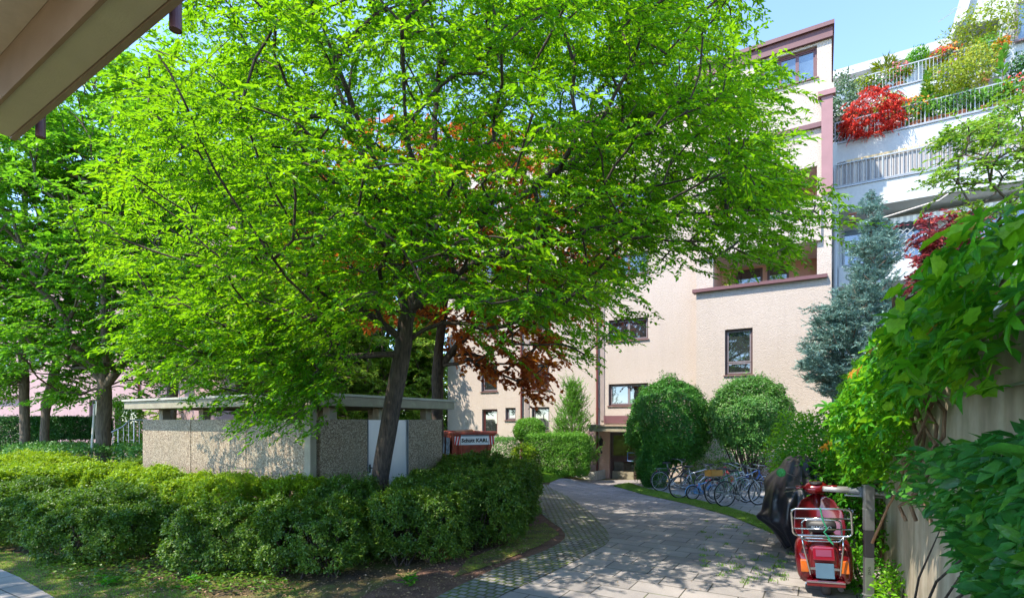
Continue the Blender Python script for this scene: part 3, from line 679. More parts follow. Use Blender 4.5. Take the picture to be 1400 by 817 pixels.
# entrance
m = MB(); cu0, cu1 = UZ(805, 500, -0.8)[0], UZ(812, 500, -0.8)[0]+3.1
m.box(cu0, cu1, -0.8, -0.003, 1.56, 1.78, 0.015); cn = m.build('entrance_canopy', M_canopy, BLD)
m = MB(); m.box(cu0-0.06, cu1+0.06, -0.87, -0.003, 1.784, 1.85); m.build('canopy_edge', flat('canopy_edge', (0.33, 0.24, 0.17), 0.7), cn)
m = MB(); m.box(UZ(826, 500, 0)[0], UZ(880, 500, 0)[0], -0.05, -0.003, 1.9, 2.22); m.build('flashing_panel', M_purple, BLD)
m = MB(); m.box(UZ(819.5, 500, -0.05)[0], ed[0]-0.004, -0.07, -0.003, -0.6, 1.555); m.build('entrance_pilaster', M_salmon, BLD)
m = MB(); m.box(UZ(803, 500, 0)[0], UZ(815, 500, 0)[0], -0.03, -0.003, -0.6, 1.555); m.build('entrance_cheek', M_pinkst, BLD)
a, b, c, d = ed; dw = 1.12
m = MB(); y = 0.03
for x0, x1 in ((a+0.004, a+0.12), (a+dw-0.08, a+dw+0.05), (b-0.1, b-0.004)): m.box(x0, x1, y, y+0.07, c, d-0.004)
for x0, x1 in ((a+0.12, a+dw-0.08), (a+dw+0.05, b-0.1)):
    m.box(x0, x1, y, y+0.07, d-0.12, d-0.004); m.box(x0, x1, y, y+0.07, c, c+0.09); m.box(x0, x1, y, y+0.07, c+0.80, c+1.05)
dr = m.build('entrance_door', M_frame, BLD)
m = MB(); m.add([(a+0.12, y+0.03, c+0.09), (b-0.1, y+0.03, c+0.09), (b-0.1, y+0.03, c+0.8), (a+0.12, y+0.03, c+0.8)], [(0, 1, 2, 3)]); m.build('lower_pane', M_glasst, dr)
m = MB(); m.add([(a+0.12, y+0.03, c+1.05), (b-0.1, y+0.03, c+1.05), (b-0.1, y+0.03, d-0.12), (a+0.12, y+0.03, d-0.12)], [(0, 1, 2, 3)]); m.build('upper_pane', glass('glass_olive', (0.16, 0.17, 0.05)), dr)
m = MB(); m.box(a+0.1, a+dw-0.1, y-0.02, y-0.002, c+0.02, c+0.40); m.build('kick_plate', M_canopy, dr)
m = MB(); m.tube([(a+dw-0.1, y-0.01, c+0.85), (a+dw-0.1, y-0.06, c+0.85), (a+dw-0.34, y-0.06, c+0.85), (a+dw-0.34, y-0.06, c+1.2), (a+dw-0.1, y-0.06, c+1.2), (a+dw-0.1, y-0.01, c+1.2)], 0.022, 8)
m.build('handle', flat('handle_blue', (0.10, 0.22, 0.50), 0.4), dr)
m = MB()
for k in range(4): m.box(a+0.45, b+0.4, 0.6+k*0.3, 2.4, c, c+0.14*(k+1))
m.box(a-0.2, a+0.42, 0.5, 2.4, c, c+0.75); m.build('hall_steps', M_conc, dr)
m = MB(); m.add([(a-0.2, 2.41, c-.1), (b+0.5, 2.41, c-.1), (b+0.5, 2.41, d+.2), (a-0.2, 2.41, d+.2)], [(0, 1, 2, 3)]); m.add([(a-0.2, 0.27, c-0.01), (b+0.5, 0.27, c-0.01), (b+0.5, 2.41, c-0.01), (a-0.2, 2.41, c-0.01)], [(0, 1, 2, 3)])
m.add([(b+0.5, 0.27, c), (b+0.5, 2.41, c), (b+0.5, 2.41, d+.2), (b+0.5, 0.27, d+.2)], [(0, 1, 2, 3)]); m.add([(a-0.2, 0.27, d+.2), (b+0.5, 0.27, d+.2), (b+0.5, 2.41, d+.2), (a-0.2, 2.41, d+.2)], [(0, 1, 2, 3)]); m.build('hall_wall', M_salmon, dr)
# lamp beside the door
lu = UZ(822.5, 500, -0.1)[0]; lz = 1.05; m = MB()
m.tube([(lu, -0.075, lz-0.35), (lu, -0.12, lz-0.42), (lu, -0.19, lz-0.36), (lu, -0.21, lz-0.25), (lu, -0.17, lz-0.2), (lu, -0.19, lz-0.12)], [0.03, 0.03, 0.02, 0.018, 0.02, 0.03], 8)
m.lathe([(0.05, -0.12), (0.075, -0.10), (0.10, 0.10), (0.12, 0.12), (0.07, 0.2), (0.02, 0.24), (0.01, 0.32)], (lu, -0.19, lz), 6); lamp = m.build('wall_lantern', M_black, BLD)
m = MB(); m.lathe([(0.068, -0.08), (0.094, 0.09)], (lu, -0.19, lz), 6)
# planter wall left of the entrance
pw = MB(); a = UZ(770, 500, -1.3)[0]; b = UZ(813, 500, -1.3)[0]
pw.box(a-0.4, b, -1.3, -1.12, -0.9, -0.08, 0.01); pw.box(b-0.16, b, -1.118, -0.035, -0.9, -0.09, 0.01)
o = pw.build('retaining_wall', M_conc); o.location = (P0[0], P0[1], 0); o.rotation_euler = (0, 0, TH); tag(o, 'low concrete retaining wall left of the entrance door under the clipped box hedge', 'wall')

# ------------------------------------------------------------------ white terraced building
WB = thing('terraced_building', 'white terraced building with stepped balconies and many plants', 'building', (P0[0], P0[1], 0), TH)
def vD(D): return D-DM
uW0 = uB1+0.02; uW1 = 17.0
V = [vD(23.6), vD(25.9), vD(27.9), vD(29.4)]
m = MB()
m.box(uW0, uW1, vD(25.3), 14, -1.2, 9.95)
m.box(uW0+0.1, uW1, vD(27.6), 14.2, 9.95, 12.8); m.box(uW0+0.1, uW1, vD(29.4), 14.4, 12.8, 15.7); m.box(uW0+0.1, uW1, vD(30.5), 14.6, 15.7, 18.55)
m.box(uW0, uW0+0.25, V[0]+0.02, vD(25.3)-0.003, -1.2, 9.95)
m.box(uW0+0.003, uW0+0.2, V[0]+0.3, vD(27.6)-0.003, 10.86, 12.75)
m.build('wall', M_white, WB)
m = MB(); m.box(uW0, uW1, V[0], 13, 9.96, 10.83); m.box(uW0+0.05, uW1, V[1], 13, 12.78, 13.55); m.box(uW0+0.05, UZ(1368, 500, V[2])[0], V[2], 13, 15.72, 16.3)
m.box(uW0, uW1, V[0]+0.02, vD(25.3), 7.1, 7.85)
m.build('terrace_slab', M_white, WB)
m = MB(); m.box(uW0+0.05, uW1, vD(29.9), 14, 18.56, 18.95); m.build('roof', flat('roof_grey', (0.42, 0.43, 0.44), 0.6), WB)
m = MB()
for k, (v, z) in enumerate(((V[0], 10.835), (V[1], 13.555), (V[2], 16.305))): m.box(uW0+0.05, uW1 if k < 2 else UZ(1368, 500, V[2])[0], v-0.05, v+0.1, z, z+0.05)
m.build('gutter', M_grey, WB)
def railing(u0, u1, v, z, h, gap=0.125):
    q = MB(); q.box(u0, u1, v, v+0.045, z+h-0.045, z+h); q.box(u0, u1, v+0.005, v+0.035, z+0.06, z+0.09)
    u = u0+0.02; i = 0
    while u < u1:
        t = 0.022 if i % 12 == 0 else 0.009
        q.box(u-t, u+t, v+0.008, v+0.032, z if i % 12 == 0 else z+0.09, z+h-0.045); u += gap; i += 1
    return q.build('railing', M_metalw, WB)
railing(uW0+0.1, uW1, V[0]+0.08, 10.885, 0.92); railing(uW0+0.15, uW1, V[1]+0.08, 13.6, 0.92)
railing(uW0+0.2, UZ(1366, 500, V[2])[0], V[2]+0.08, 16.35, 0.9)
railing(uW0+0.3, uW1, V[0]+0.12, 7.85, 0.85)
# glazing of the lower loggia and the upper rooms
def glazing(u0, u1, z0, z1, v, n):
    f = MB(); t = 0.06
    for i in range(n+1):
        u = u0+(u1-u0)*i/n; f.box(u-t/2, u+t/2, v-0.05, v-0.003, z0, z1)
    f.box(u0+t/2, u1-t/2, v-0.045, v-0.004, z1-t, z1-0.001)
    o = f.build('glazed_front', M_metalw, WB); q = MB(); q.add([(u0, v-0.02, z0), (u1, v-0.02, z0), (u1, v-0.02, z1), (u0, v-0.02, z1)], [(0, 1, 2, 3)]); q.build('pane', M_glassb, o)
glazing(uW0+0.45, uW0+3.4, 7.9, 9.75, vD(25.3), 3); glazing(uW0+4.0, uW0+7.5, 7.9, 9.75, vD(25.3), 3)
glazing(uW0+1.0, uW0+5.5, 11.0, 12.7, vD(27.6), 4); glazing(uW0+1.2, uW0+3.4, 13.6, 15.4, vD(29.4), 2); glazing(uW0+4.2, uW0+6.5, 16.4, 18.3, vD(30.5), 2)
m = MB(); dpu = uW0+0.13; m.tube([(dpu, V[0]-0.1, -0.6), (dpu, V[0]-0.1, 9.9)], 0.07, 10); m.build('downpipe', M_metalw, WB)
# gable wing top right
m = MB(); gu = UZ(1338, 500, vD(26.6))[0]
ge = [(UZ(1366, 90, vD(29.0))[0], 15.0), (UZ(1366, 90, vD(29.0))[0], 18.6), (UZ(1318, 40, vD(29.0))[0]-0.05, 18.75), (UZ(1345, -25, vD(29.0))[0], 21.6), (18.0, 28.0), (18.0, 15.0)]
m.prism(ge, vD(28.99), 13.9); 
gb = m.build('gable_wing', M_white, WB)
m = MB(); p, q = ge[2], ge[3]; dx, dz = q[0]-p[0], q[1]-p[1]; L = math.hypot(dx, dz); ex, ez = -dz/L*0.22, dx/L*0.22
k = 2.2; m.prism([(p[0], p[1]), (p[0]+dx*k, p[1]+dz*k), (p[0]+dx*k+ex, p[1]+dz*k+ez), (p[0]+ex, p[1]+ez)], vD(28.7), 13.7); m.build('verge', flat('verge_grey', (0.50, 0.52, 0.54), 0.5), gb)
gw = RECT(1386, 2, 1420, 56, vD(28.99)); window(WB, gw[0], gw[1], gw[2], gw[3], vD(28.99)-0.15, split=1, depth=0.04, glassm=M_glassb, frm=M_framel)
# striped awnings
def striped():
    m, t, b = nodes('awning_cloth'); v = coords(t); wv = t.nodes.new('ShaderNodeTexWave'); wv.inputs['Scale'].default_value = 1.6; wv.inputs['Distortion'].default_value = 0
    t.links.new(v, wv.inputs[0]); t.links.new(ramp(t, wv.outputs[0], [(0.45, (0.62, 0.63, 0.62)), (0.55, (0.86, 0.85, 0.80))]), b.inputs['Base Color']); b.inputs['Roughness'].default_value = 0.9; return m
M_awn = striped()
def awning(u0, u1, v, z, out_, drop, label):
    t = thing('awning', label, 'awning', (P0[0], P0[1], 0), TH)
    n = 40; vs = []; us = [u0+(u1-u0)*i/n for i in range(n+1)]
    rows = [(v, z, 0), (v-out_*0.5, z-drop*0.46, 0), (v-out_, z-drop, 0), (v-out_-0.01, z-drop-0.2, 1)]
    for yy, zz, sc in rows:
        for i, u in enumerate(us): vs.append((u, yy, zz-(0.05*abs(math.sin(i*math.pi/2.0)) if sc else 0)))
    fs = [(r*(n+1)+i, r*(n+1)+i+1, (r+1)*(n+1)+i+1, (r+1)*(n+1)+i) for r in range(3) for i in range(n)]
    MB().add(vs, fs).build('cloth', M_awn, t)
    q = MB(); q.box(u0-0.1, u1+0.1, v-0.02, v+0.12, z, z+0.12); q.build('cassette', M_grey, t)
    for uu in (u0+0.2, u1-0.2):
        q = MB(); q.tube([(uu, v, z-0.1), (uu+0.3, v-out_*0.5, z-drop*0.6-0.1), (uu, v-out_+0.05, z-drop-0.02)], 0.025, 6); q.build('arm', M_grey, t)
awning(UZ(1195, 500, vD(29.3))[0], UZ(1300, 500, vD(29.3))[0], vD(29.3), 15.55, 1.0, 0.35, 'small striped awning above the upper terrace behind the red maple')
awning(UZ(1215, 500, vD(25.2))[0], UZ(1400, 500, vD(25.2))[0], vD(25.2), 9.86, 0.6, 0.16, 'wide striped awning over the lowest glazed balcony')
m = MB(); a0 = UZ(1150, 500, V[0])[0]; m.tube([(a0, V[0]+0.3, 9.3), (a0+2.8, V[0]-0.9, 9.45), (a0+3.2, V[0]-1.0, 9.7)], 0.035, 8)
o = m.build('awning_support_arm', M_grey, None); o.location = (P0[0], P0[1], 0); o.rotation_euler = (0, 0, TH); tag(o, 'folding grey awning arm jutting from the white balcony above the blue conifer', 'awning arm')
m = MB(); m.box(UZ(1160, 500, V[0])[0], UZ(1345, 500, V[0]+1)[0], V[1]-0.12, V[1]-0.01, 12.62, 12.76)
m.build('awning_box', flat('awning_box_ochre', (0.55, 0.42, 0.22), 0.7), WB)
# reed screen behind the middle railing
def reed():
    q = MB(); u = uW0+0.16; r = random.Random(3)
    while u < uW1-0.5:
        h = r.uniform(0.72, 1.02); x = r.uniform(-0.02, 0.02); ww = r.uniform(0.018, 0.03)
        q.box(u, u+ww, V[0]+0.16+x*0.4, V[0]+0.185+x*0.4, 10.9, 10.9+h+ (0.12 if u > UZ(1225, 500, V[0])[0] else 0)); u += ww+0.004
    return q
m_, t_, b_ = nodes('reed'); g_ = t_.nodes.new('ShaderNodeNewGeometry')
t_.links.new(ramp(t_, g_.outputs['Random Per Island'], [(0, (0.16, 0.15, 0.15)), (0.5, (0.34, 0.32, 0.31)), (1, (0.55, 0.50, 0.44))]), b_.inputs['Base Color'])
o = reed().build('reed_screen', m_); o.location = (P0[0], P0[1], 0); o.rotation_euler = (0, 0, TH); tag(o, 'grey reed privacy screen tied behind the middle balcony railing', 'reed screen')
# lattice, bird box, aerial
q = MB(); lu0, lu1, lz0, lz1 = UZ(1222, 500, V[0])[0], UZ(1250, 500, V[0])[0], 7.95, 8.95
def slat(x0, z0, x1, z1, y): 
    q.tube([(x0, y, z0), (x1, y, z1)], 0.018, 4)
W_, H_ = lu1-lu0, lz1-lz0; k = -H_
while k < W_:
    a0, a1 = max(0, k), min(W_, k+H_); slat(lu0+a0, lz0+a0-k, lu0+a1, lz0+a1-k, V[0]+0.05); slat(lu0+a0, lz1-(a0-k), lu0+a1, lz1-(a1-k), V[0]+0.08); k += 0.2
o = q.build('lattice_panel', M_metalw); o.location = (P0[0], P0[1], 0); o.rotation_euler = (0, 0, TH); tag(o, 'white diagonal lattice panel on the lowest balcony beside the blue conifer', 'lattice')
bu, bz = UZ(1166, 297, V[0]-0.2); t = thing('bird_box', 'small red wooden bird box on the white balcony post', 'bird box', (*L2W(bu, V[0]-0.12), bz), TH)
q = MB(); q.box(-0.11, 0.11, -0.08, 0.1, -0.17, 0.12); q.build('box', M_redpipe, t); q = MB(); q.box(-0.14, 0.14, -0.12, 0.12, 0.122, 0.15); q.build('roof', M_terra, t)
q = MB(); q.lathe([(0.035, -0.086), (0.035, -0.0805)], (0, 0, 0.03), 12, 'y'); q.build('hole', M_whitep, t)
au, az = UZ(1314, 44, vD(30.2)); t = thing('aerial', 'grey roof aerial mast with crossed thin rods against the sky', 'aerial', (*L2W(au, vD(30.2)), 18.95), TH)
q = MB(); q.tube([(0, 0, 0), (0, 0, 1.5)], 0.03, 8); q.build('mast', M_galv, t)
q = MB(); q.tube([(-0.8, 0, 1.0), (0.75, 0, 1.75)], 0.014, 5); q.tube([(-0.35, 0.3, 1.55), (0.35, -0.3, 1.3)], 0.01, 5); q.build('rods', M_galv, t)

# ------------------------------------------------------------------ rose building far left
PD = 14.0; pv = vD(PD)
RB = thing('rose_building', 'rose pink stuccoed building standing behind the trees on the far left', 'building', (P0[0], P0[1], 0), TH)
pu0, pu1 = UZ(-60, 500, pv)[0]-6, UZ(322, 500, pv)[0]
holes = [RECT(-30, 508, 10, 530, pv), RECT(122, 546, 134, 572, pv), RECT(157, 547, 187, 603, pv), RECT(40, 480, 58, 500, pv)]
for z in (5.5, 8.3, 11.1):
    for x0, x1 in ((-30, 10), (40, 58), (122, 140), (210, 235), (270, 290)):
        r = RECT(x0, 500, x1, 530, pv); holes.append((r[0], r[1], z, z+1.3))
m = MB(); m.wall(pu0, pu1, -0.5, 13.5, pv, holes, 0.2); m.add([(pu1, pv, -0.5), (pu1, pv+9, -0.5), (pu1, pv+9, 13.5), (pu1, pv, 13.5)], [(0, 1, 2, 3)])
m.add([(pu0, pv, 13.5), (pu1, pv, 13.5), (pu1, pv+9, 13.5), (pu0, pv+9, 13.5)], [(0, 1, 2, 3)]); m.build('wall', M_pinkst, RB)
for r in holes: window(RB, *r, pv, split=2 if (r[1]-r[0]) > 1.5 else 1, curtain=False)
m = MB(); u = UZ(192, 500, pv)[0]; m.tube([(u, pv-0.08, 0), (u, pv-0.08, 13.3)], 0.06, 8); m.build('downpipe', M_redpipe, RB)
m = MB(); m.box(pu0, UZ(30, 500, pv)[0], pv-0.35, pv-0.003, UZ(0, 545, pv)[1], UZ(0, 545, pv)[1]+0.18); m.build('ledge', M_purple, RB)
m = MB(); m.box(pu0-0.2, pu1+0.2, pv-0.3, pv+0.4, 13.5, 13.75); m.build('roof_edge', M_purple, RB)

# ------------------------------------------------------------------ bin shelter
SC0 = (-0.375*9.5, 9.5); SH = thing('bin_shelter', 'bin shelter of exposed aggregate panels under a flat concrete roof', 'bin shelter', (SC0[0], SC0[1], 0), TH)
# local x along facade (left part runs to -x), local y into depth (right part)
LL, LR = 6.15, 3.69; zp = 2.03
def panel(parent_list, mat=M_agg, nm='panel'):
    return None
m = MB()
xs = [0.0-0.10, -2.05, -4.05, -LL]
for a, b in zip(xs, xs[1:]):
    m = MB(); m.box(b+0.012, a-0.012, 0.0, 0.12, 0.02, zp, 0.008); m.build('side_panel', M_agg, SH)
def ry(px, x=0.0):                                       # depth along the right face for a photo column
    q = (px-700)/F_PX; return (q*SC0[1]-SC0[0])/(EX-q*EY)
ya, yb, yc_, yd = 0.12, ry(503), ry(557), LR
m = MB(); m.box(-0.12, 0.0, ya+0.01, yb-0.012, 0.02, zp, 0.008); m.build('side_panel', M_agg, SH)
m = MB(); m.box(-0.12, 0.0, yc_+0.03, yd, 0.02, zp, 0.008); m.build('side_panel', M_agg, SH)
M_zinc = flat('door_sheet', (0.62, 0.59, 0.56), 0.45, 0.35, var=0.08, scale=1.5)
ymid = ry(517)+0.22
m = MB(); m.box(-0.07, -0.03, yb+0.01, yb+0.62, 0.06, zp-0.01); d1 = m.build('door', M_zinc, SH); m = MB(); m.box(-0.07, -0.03, yb+0.64, yc_+0.005, 0.06, zp-0.01); m.build('door', M_zinc, SH)
m = MB(); m.tube([(-0.03, yb+0.08, 1.05), (0.03, yb+0.08, 1.05), (0.03, yb+0.2, 1.05)], 0.012, 6); m.box(-0.03, -0.02, yb+0.06, yb+0.10, 0.95, 1.12); m.build('handle', M_black, d1)
for y in (yb, yc_+0.015): m = MB(); m.box(-0.08, 0.012, y-0.008, y+0.008, 0.02, zp+0.0); m.build('door_post', M_greyst, SH)
# corner post that carries the roof in front
m = MB(); m.box(-0.10, 0.06, -0.14, 0.0-0.003, 0.0, 2.27, 0.01); m.build('corner_post', M_canopy, SH)
# posts
pm = []
for x, y in ((-LL+0.2, 0.4), (-LL+0.2, 3.1), (-4.0, 3.4), (-2.0, 3.4), (-0.3, yd-0.25), (-0.3, 1.9), (-2.4, 0.5), (-4.4, 0.5), (-0.3, 0.6)):
    m = MB(); m.box(x-0.09, x+0.09, y-0.09, y+0.09, 0.0, 2.27, 0.006); m.build('post', M_canopy, SH)
m = MB(); m.box(-LL-0.15, 0.28, -0.32, LR+0.12, 2.275, 2.45, 0.012); rf = m.build('roof', M_canopy, SH)
m = MB(); m.box(-LL-0.19, 0.32, -0.36, LR+0.16, 2.453, 2.50, 0.008); m.build('roof_edge', flat('roof_edge_trim', (0.36, 0.34, 0.28), 0.7), rf)
m = MB(); m.box(-LL, -LL+0.12, 0.125, LR-0.1, 0.02, zp-0.01); m.box(-LL+0.13, -0.13, LR-0.12, LR, 0.02, 1.2); m.build('back_panel', M_agg, SH)

# ------------------------------------------------------------------ overhead balcony at the top left
cx, cy = (20-700)/F_PX*4.86, 4.86; TO = TH-math.radians(1.8)
OB = thing('overhanging_balcony', 'underside of a balcony overhang with beige beam and mauve gutter strip', 'balcony', (0, 0, 0), TO)
_s = (RX, RY, EX, EY); RX, RY = math.cos(TO), math.sin(TO); EX, EY = -RY, RX
cu = cx*RX+cy*RY; cD = cx*EX+cy*EY                     # local coordinates of the corner seen in the photo
zb = 4.6; w_ = 0.245
m = MB(); m.box(cu, cu+9, cD-w_, cD-0.035, zb, zb+1.15, 0.004); m.build('beam', M_beige, OB)
m = MB(); m.box(cu-0.012, cu+9, cD-0.03, cD+0.012, zb-0.012, zb+1.17); m.build('edge_strip', flat('edge_strip', (0.33, 0.24, 0.20), 0.6), OB)
m = MB(); m.box(cu+0.01, cu+9, cD-w_-0.03, cD-w_-0.003, zb-0.02, zb+0.35); m.build('inner_beam_face', M_brownbeam, OB)
m = MB(); m.box(cu, cu+9, cD-4.6, cD-w_-0.033, zb+0.33, zb+0.6); m.build('soffit', M_soffit, OB)
for k, (px, pyb, D) in enumerate(((55.5, 188, cD+0.08), (240, 42, cD+0.08))):
    q = (px-700)/F_PX; Y = D/(EX*q+EY); X = q*Y; z = EYE-(pyb-HZ)/F_PX*Y; uu = X*RX+Y*RY; vv = X*EX+Y*EY
    m = MB(); m.tube([(uu, vv, z), (uu, vv, z+0.34), (uu, vv-0.05, z+0.42)], 0.037, 14, cap=False); m.tube([(uu, vv, z+0.004), (uu, vv, z+0.3)], 0.031, 14); m.build('drain_spout', M_pipe, OB)
RX, RY, EX, EY = _s
# ------------------------------------------------------------------ trees
def clumps_in(n, cen, rad, poly, rng, ylim=(3.8, 40), above=None, inner=0.25, xlim=(-250, 1500)):
    out_ = np.zeros((0, 3)); tries = 0
    while len(out_) < n and tries < 60:
        d = unit(rng.normal(0, 1, (4000, 3))); r = (inner+(1-inner)*rng.random(4000))**(1/2.2)
        p = np.array(cen)+d*np.array(rad)*r[:, None]; p = p[(p[:, 1] > ylim[0]) & (p[:, 1] < ylim[1])]
        px = 700+F_PX*p[:, 0]/p[:, 1]; py = HZ-F_PX*(p[:, 2]-EYE)/p[:, 1]
        k = in_poly(px, py, poly)
        if above is not None: k |= (py < above) & (px > xlim[0]) & (px < xlim[1])
        out_ = np.concatenate([out_, p[k]]); tries += 1
    return out_[:n]
g0 = zg(-2.45, 9.6)
r1 = np.random.default_rng(11)
poly_main = [(175, 165), (205, 70), (280, -60), (1020, -60), (1015, 20), (985, 62), (1045, 105), (1050, 170), (1075, 235), (1112, 275), (1100, 310), (1045, 350), (1000, 318), (930, 300), (900, 350), (850, 335), (825, 430), (790, 480), (745, 455), (640, 410), (600, 385), (520, 400), (470, 450), (440, 520), (395, 565), (340, 560), (290, 510), (215, 505), (180, 470), (205, 420), (150, 345), (130, 300), (175, 250)]
C1 = clumps_in(1130, (-0.8, 9.3, 6.5), (7.2, 4.9, 4.9), poly_main, r1, (4.6, 14.6), above=-50, inner=0.12, xlim=(100, 1150))
extra = []
for k in range(110):
    px_, py_ = r1.uniform(780, 1075), r1.uniform(0, 330)
    if in_poly(np.array([px_]), np.array([py_]), poly_main)[0]: extra.append(W(px_, py_, r1.uniform(7.6, 11.5)))
for k in range(55):
    px_, py_ = r1.uniform(420, 760), r1.uniform(230, 445)
    if in_poly(np.array([px_]), np.array([py_]), poly_main)[0]: extra.append(W(px_, py_, r1.uniform(6.6, 8.6)))
for k in range(85):
    px_, py_ = r1.uniform(160, 470), r1.uniform(400, 575)
    if in_poly(np.array([px_]), np.array([py_]), poly_main)[0]: extra.append(W(px_, py_, r1.uniform(7.3, 8.6)))
for px, py, Y in ((1115, 280, 8.2), (1095, 300, 8.0), (1060, 345, 7.8), (1040, 355, 7.6), (1010, 330, 7.5), (1075, 250, 8.5), (1050, 150, 9), (1040, 110, 9.2), (915, 330, 7.2), (905, 355, 7.1), (860, 420, 8), (835, 455, 8), (800, 485, 8.3), (765, 470, 8.5), (350, 570, 7.6), (390, 575, 7.4), (410, 560, 7.5), (325, 545, 7.9), (300, 530, 8.2), (240, 500, 8.8), (200, 480, 9.4), (190, 510, 10.5), (130, 300, 10), (150, 340, 10), (110, 290, 9.8),
                  (450, 490, 9), (430, 540, 8), (370, 540, 8.4), (1000, 30, 9), (1005, 10, 9), (980, 350, 7.4), (960, 330, 7.6), (1085, 330, 8.1), (1120, 300, 8.4), (700, 470, 9), (660, 450, 9.5), (270, 430, 9.2), (230, 450, 9.5), (170, 430, 10)):
    extra.append(W(px, py, Y))
C1 = np.concatenate([C1, np.array([tuple(e) for e in extra])])
tr_main = [[(-2.5, 9.6, g0-0.1), (-2.40, 9.6, 1.0), (-2.13, 9.6, 2.6), (-1.93, 9.6, 3.8), (-1.66, 9.6, 4.7), (-1.47, 9.6, 5.8), (-1.42, 9.7, 7.2), (-1.35, 9.8, 9.0), (-1.2, 9.9, 11.2)],
           [(-1.90, 9.6, 3.9), (-2.15, 9.4, 4.9), (-2.5, 9.2, 6.3), (-3.1, 9.1, 8.0), (-3.9, 9.0, 10.0)],
           [(-1.75, 9.6, 4.4), (-0.9, 9.3, 5.2), (0.4, 9.0, 6.0), (1.8, 8.7, 6.8), (3.2, 8.5, 7.4)],
           [(-1.9, 9.6, 4.0), (-0.7, 9.1, 4.7), (0.8, 8.6, 5.0), (2.6, 8.2, 5.2), (4.0, 8.1, 5.25)],
           [(-2.0, 9.6, 3.5), (-3.0, 9.2, 4.2), (-4.2, 8.8, 4.6), (-5.4, 8.8, 5.0)],
           [(-1.55, 9.65, 5.2), (-1.3, 10.8, 6.6), (-0.8, 12.0, 8.2)],
           [(-1.6, 9.6, 5.0), (-2.2, 8.3, 6.2), (-2.6, 7.2, 7.4)],
           [(-2.05, 9.6, 3.2), (-2.9, 8.9, 3.1), (-3.7, 8.4, 2.9)]]
def grow_limbs(*a, **k): pass
MT = tree('shade_tree', 'large bright green shade tree leaning in front of the bin shelter door', 'tree', tr_main, C1, 0.158, LF_main, BK_dark, n_tw=9, tw_len=0.58, n_lf=20, leaf=0.095, wid=0.040, zlow=2.6, pathw=0.25, rng=r1, droop=0.28, flat_=0.15)
# copper maple behind the shelter
r2 = np.random.default_rng(5)
poly_cop = [(330, 140), (420, 90), (820, 90), (880, 200), (870, 300), (790, 420), (775, 470), (765, 520), (725, 525), (700, 500), (660, 515), (625, 490), (600, 430), (520, 440), (420, 440), (340, 300)]
C2 = clumps_in(420, (-1.6, 14.6, 6.6), (5.0, 2.2, 4.2), poly_cop, r2, (12, 19), inner=0.1)
C2 = np.concatenate([C2, np.array([tuple(W(*e)) for e in ((640, 490, 14), (655, 500, 14), (680, 510, 14.2), (705, 520, 14), (720, 535, 14), (735, 540, 14.2), (745, 510, 14.5), (770, 480, 14), (690, 480, 14.6), (720, 490, 14.3), (660, 470, 14.5), (630, 470, 15), (700, 450, 15), (740, 460, 14.5))])])
tree('copper_maple', 'copper leaved maple with a dark trunk behind the bin shelter roof', 'tree', [[(-2.2, 15.3, 0), (-2.15, 15.3, 2), (-2.15, 15.3, 4), (-1.9, 15.3, 6), (-1.6, 15.3, 9)], [(-2.1, 15.3, 3.6), (-1.0, 15.1, 4.8), (0.3, 14.8, 5.6)]], C2, 0.17, LF_copper, BK_dark, n_tw=7, tw_len=0.5, n_lf=8, leaf=0.13, wid=0.13, T=T_LOBE, zlow=3.0, rng=r2, droop=0.5)
# left trees
r3 = np.random.default_rng(9)
polyL = [(-80, -60), (330, -60), (350, 100), (300, 300), (260, 480), (230, 545), (165, 545), (150, 500), (125, 500), (118, 550), (75, 550), (70, 500), (25, 500), (0, 550), (-80, 550)]
def ltree(label, trunks, cen, rad, n, rb, seed, poly=polyL, lm=None, above=-50, **k):
    rg = np.random.default_rng(seed); C = clumps_in(n, cen, rad, poly, rg, (5, 40), above=above, inner=0.15, xlim=(-400, 500))
    a = dict(n_tw=8, tw_len=0.62, n_lf=14, leaf=0.15, wid=0.075, zlow=3.0, rng=rg, droop=0.25, flat_=0.2, group=None); a.update(k)
    return tree('broadleaf_tree', label, 'tree', trunks, C, rb, lm or LF_left, BK_mid, **a)
X1 = (140-700)/720*16.5
ltree('straight trunked green tree left of the bin shelter beside a white stick', [[(X1, 16.5, 0.0), (X1+0.05, 16.5, 2.5), (X1+0.1, 16.5, 4.5), (X1, 16.5, 7), (X1+0.2, 16.5, 10.5)], [(X1+0.05, 16.5, 3.2), (X1-1.2, 16.3, 5.0), (X1-2.2, 16, 7.5)], [(X1+0.05, 16.5, 3.0), (X1+1.4, 16.2, 4.6), (X1+2.4, 16, 6.5)]],
      (X1, 16.0, 7.8), (5.2, 3.6, 5.6), 640, 0.20, 21)
X2 = (34-700)/720*18.5
ltree('forked tree rising behind the dark hedge at the far left', [[(X2, 18.5, 0.0), (X2, 18.5, 2.5), (X2-0.1, 18.5, 5.5), (X2, 18.5, 10)], [(X2+0.55, 18.6, 0.0), (X2+0.65, 18.6, 2.6), (X2+1.2, 18.6, 5.0), (X2+1.9, 18.6, 9)], [(X2+0.45, 18.7, 1.4), (X2+0.9, 18.7, 3.4), (X2+1.1, 18.7, 4)]],
      (X2-0.5, 18.3, 8.4), (5.4, 3.2, 6.0), 600, 0.19, 22)
X3 = (233-700)/720*16.0
ltree('slim tree just behind the left end of the bin shelter roof', [[(X3, 16.0, 0.0), (X3, 16.0, 2.5), (X3+0.3, 16.0, 4.5), (X3+0.6, 16.0, 9.5)]], (X3+1.0, 16.2, 8.2), (4.0, 3.0, 5.6), 330, 0.15, 23, poly=[(120, -60), (470, -60), (480, 200), (470, 420), (430, 500), (300, 520), (230, 530), (180, 500), (150, 300)])
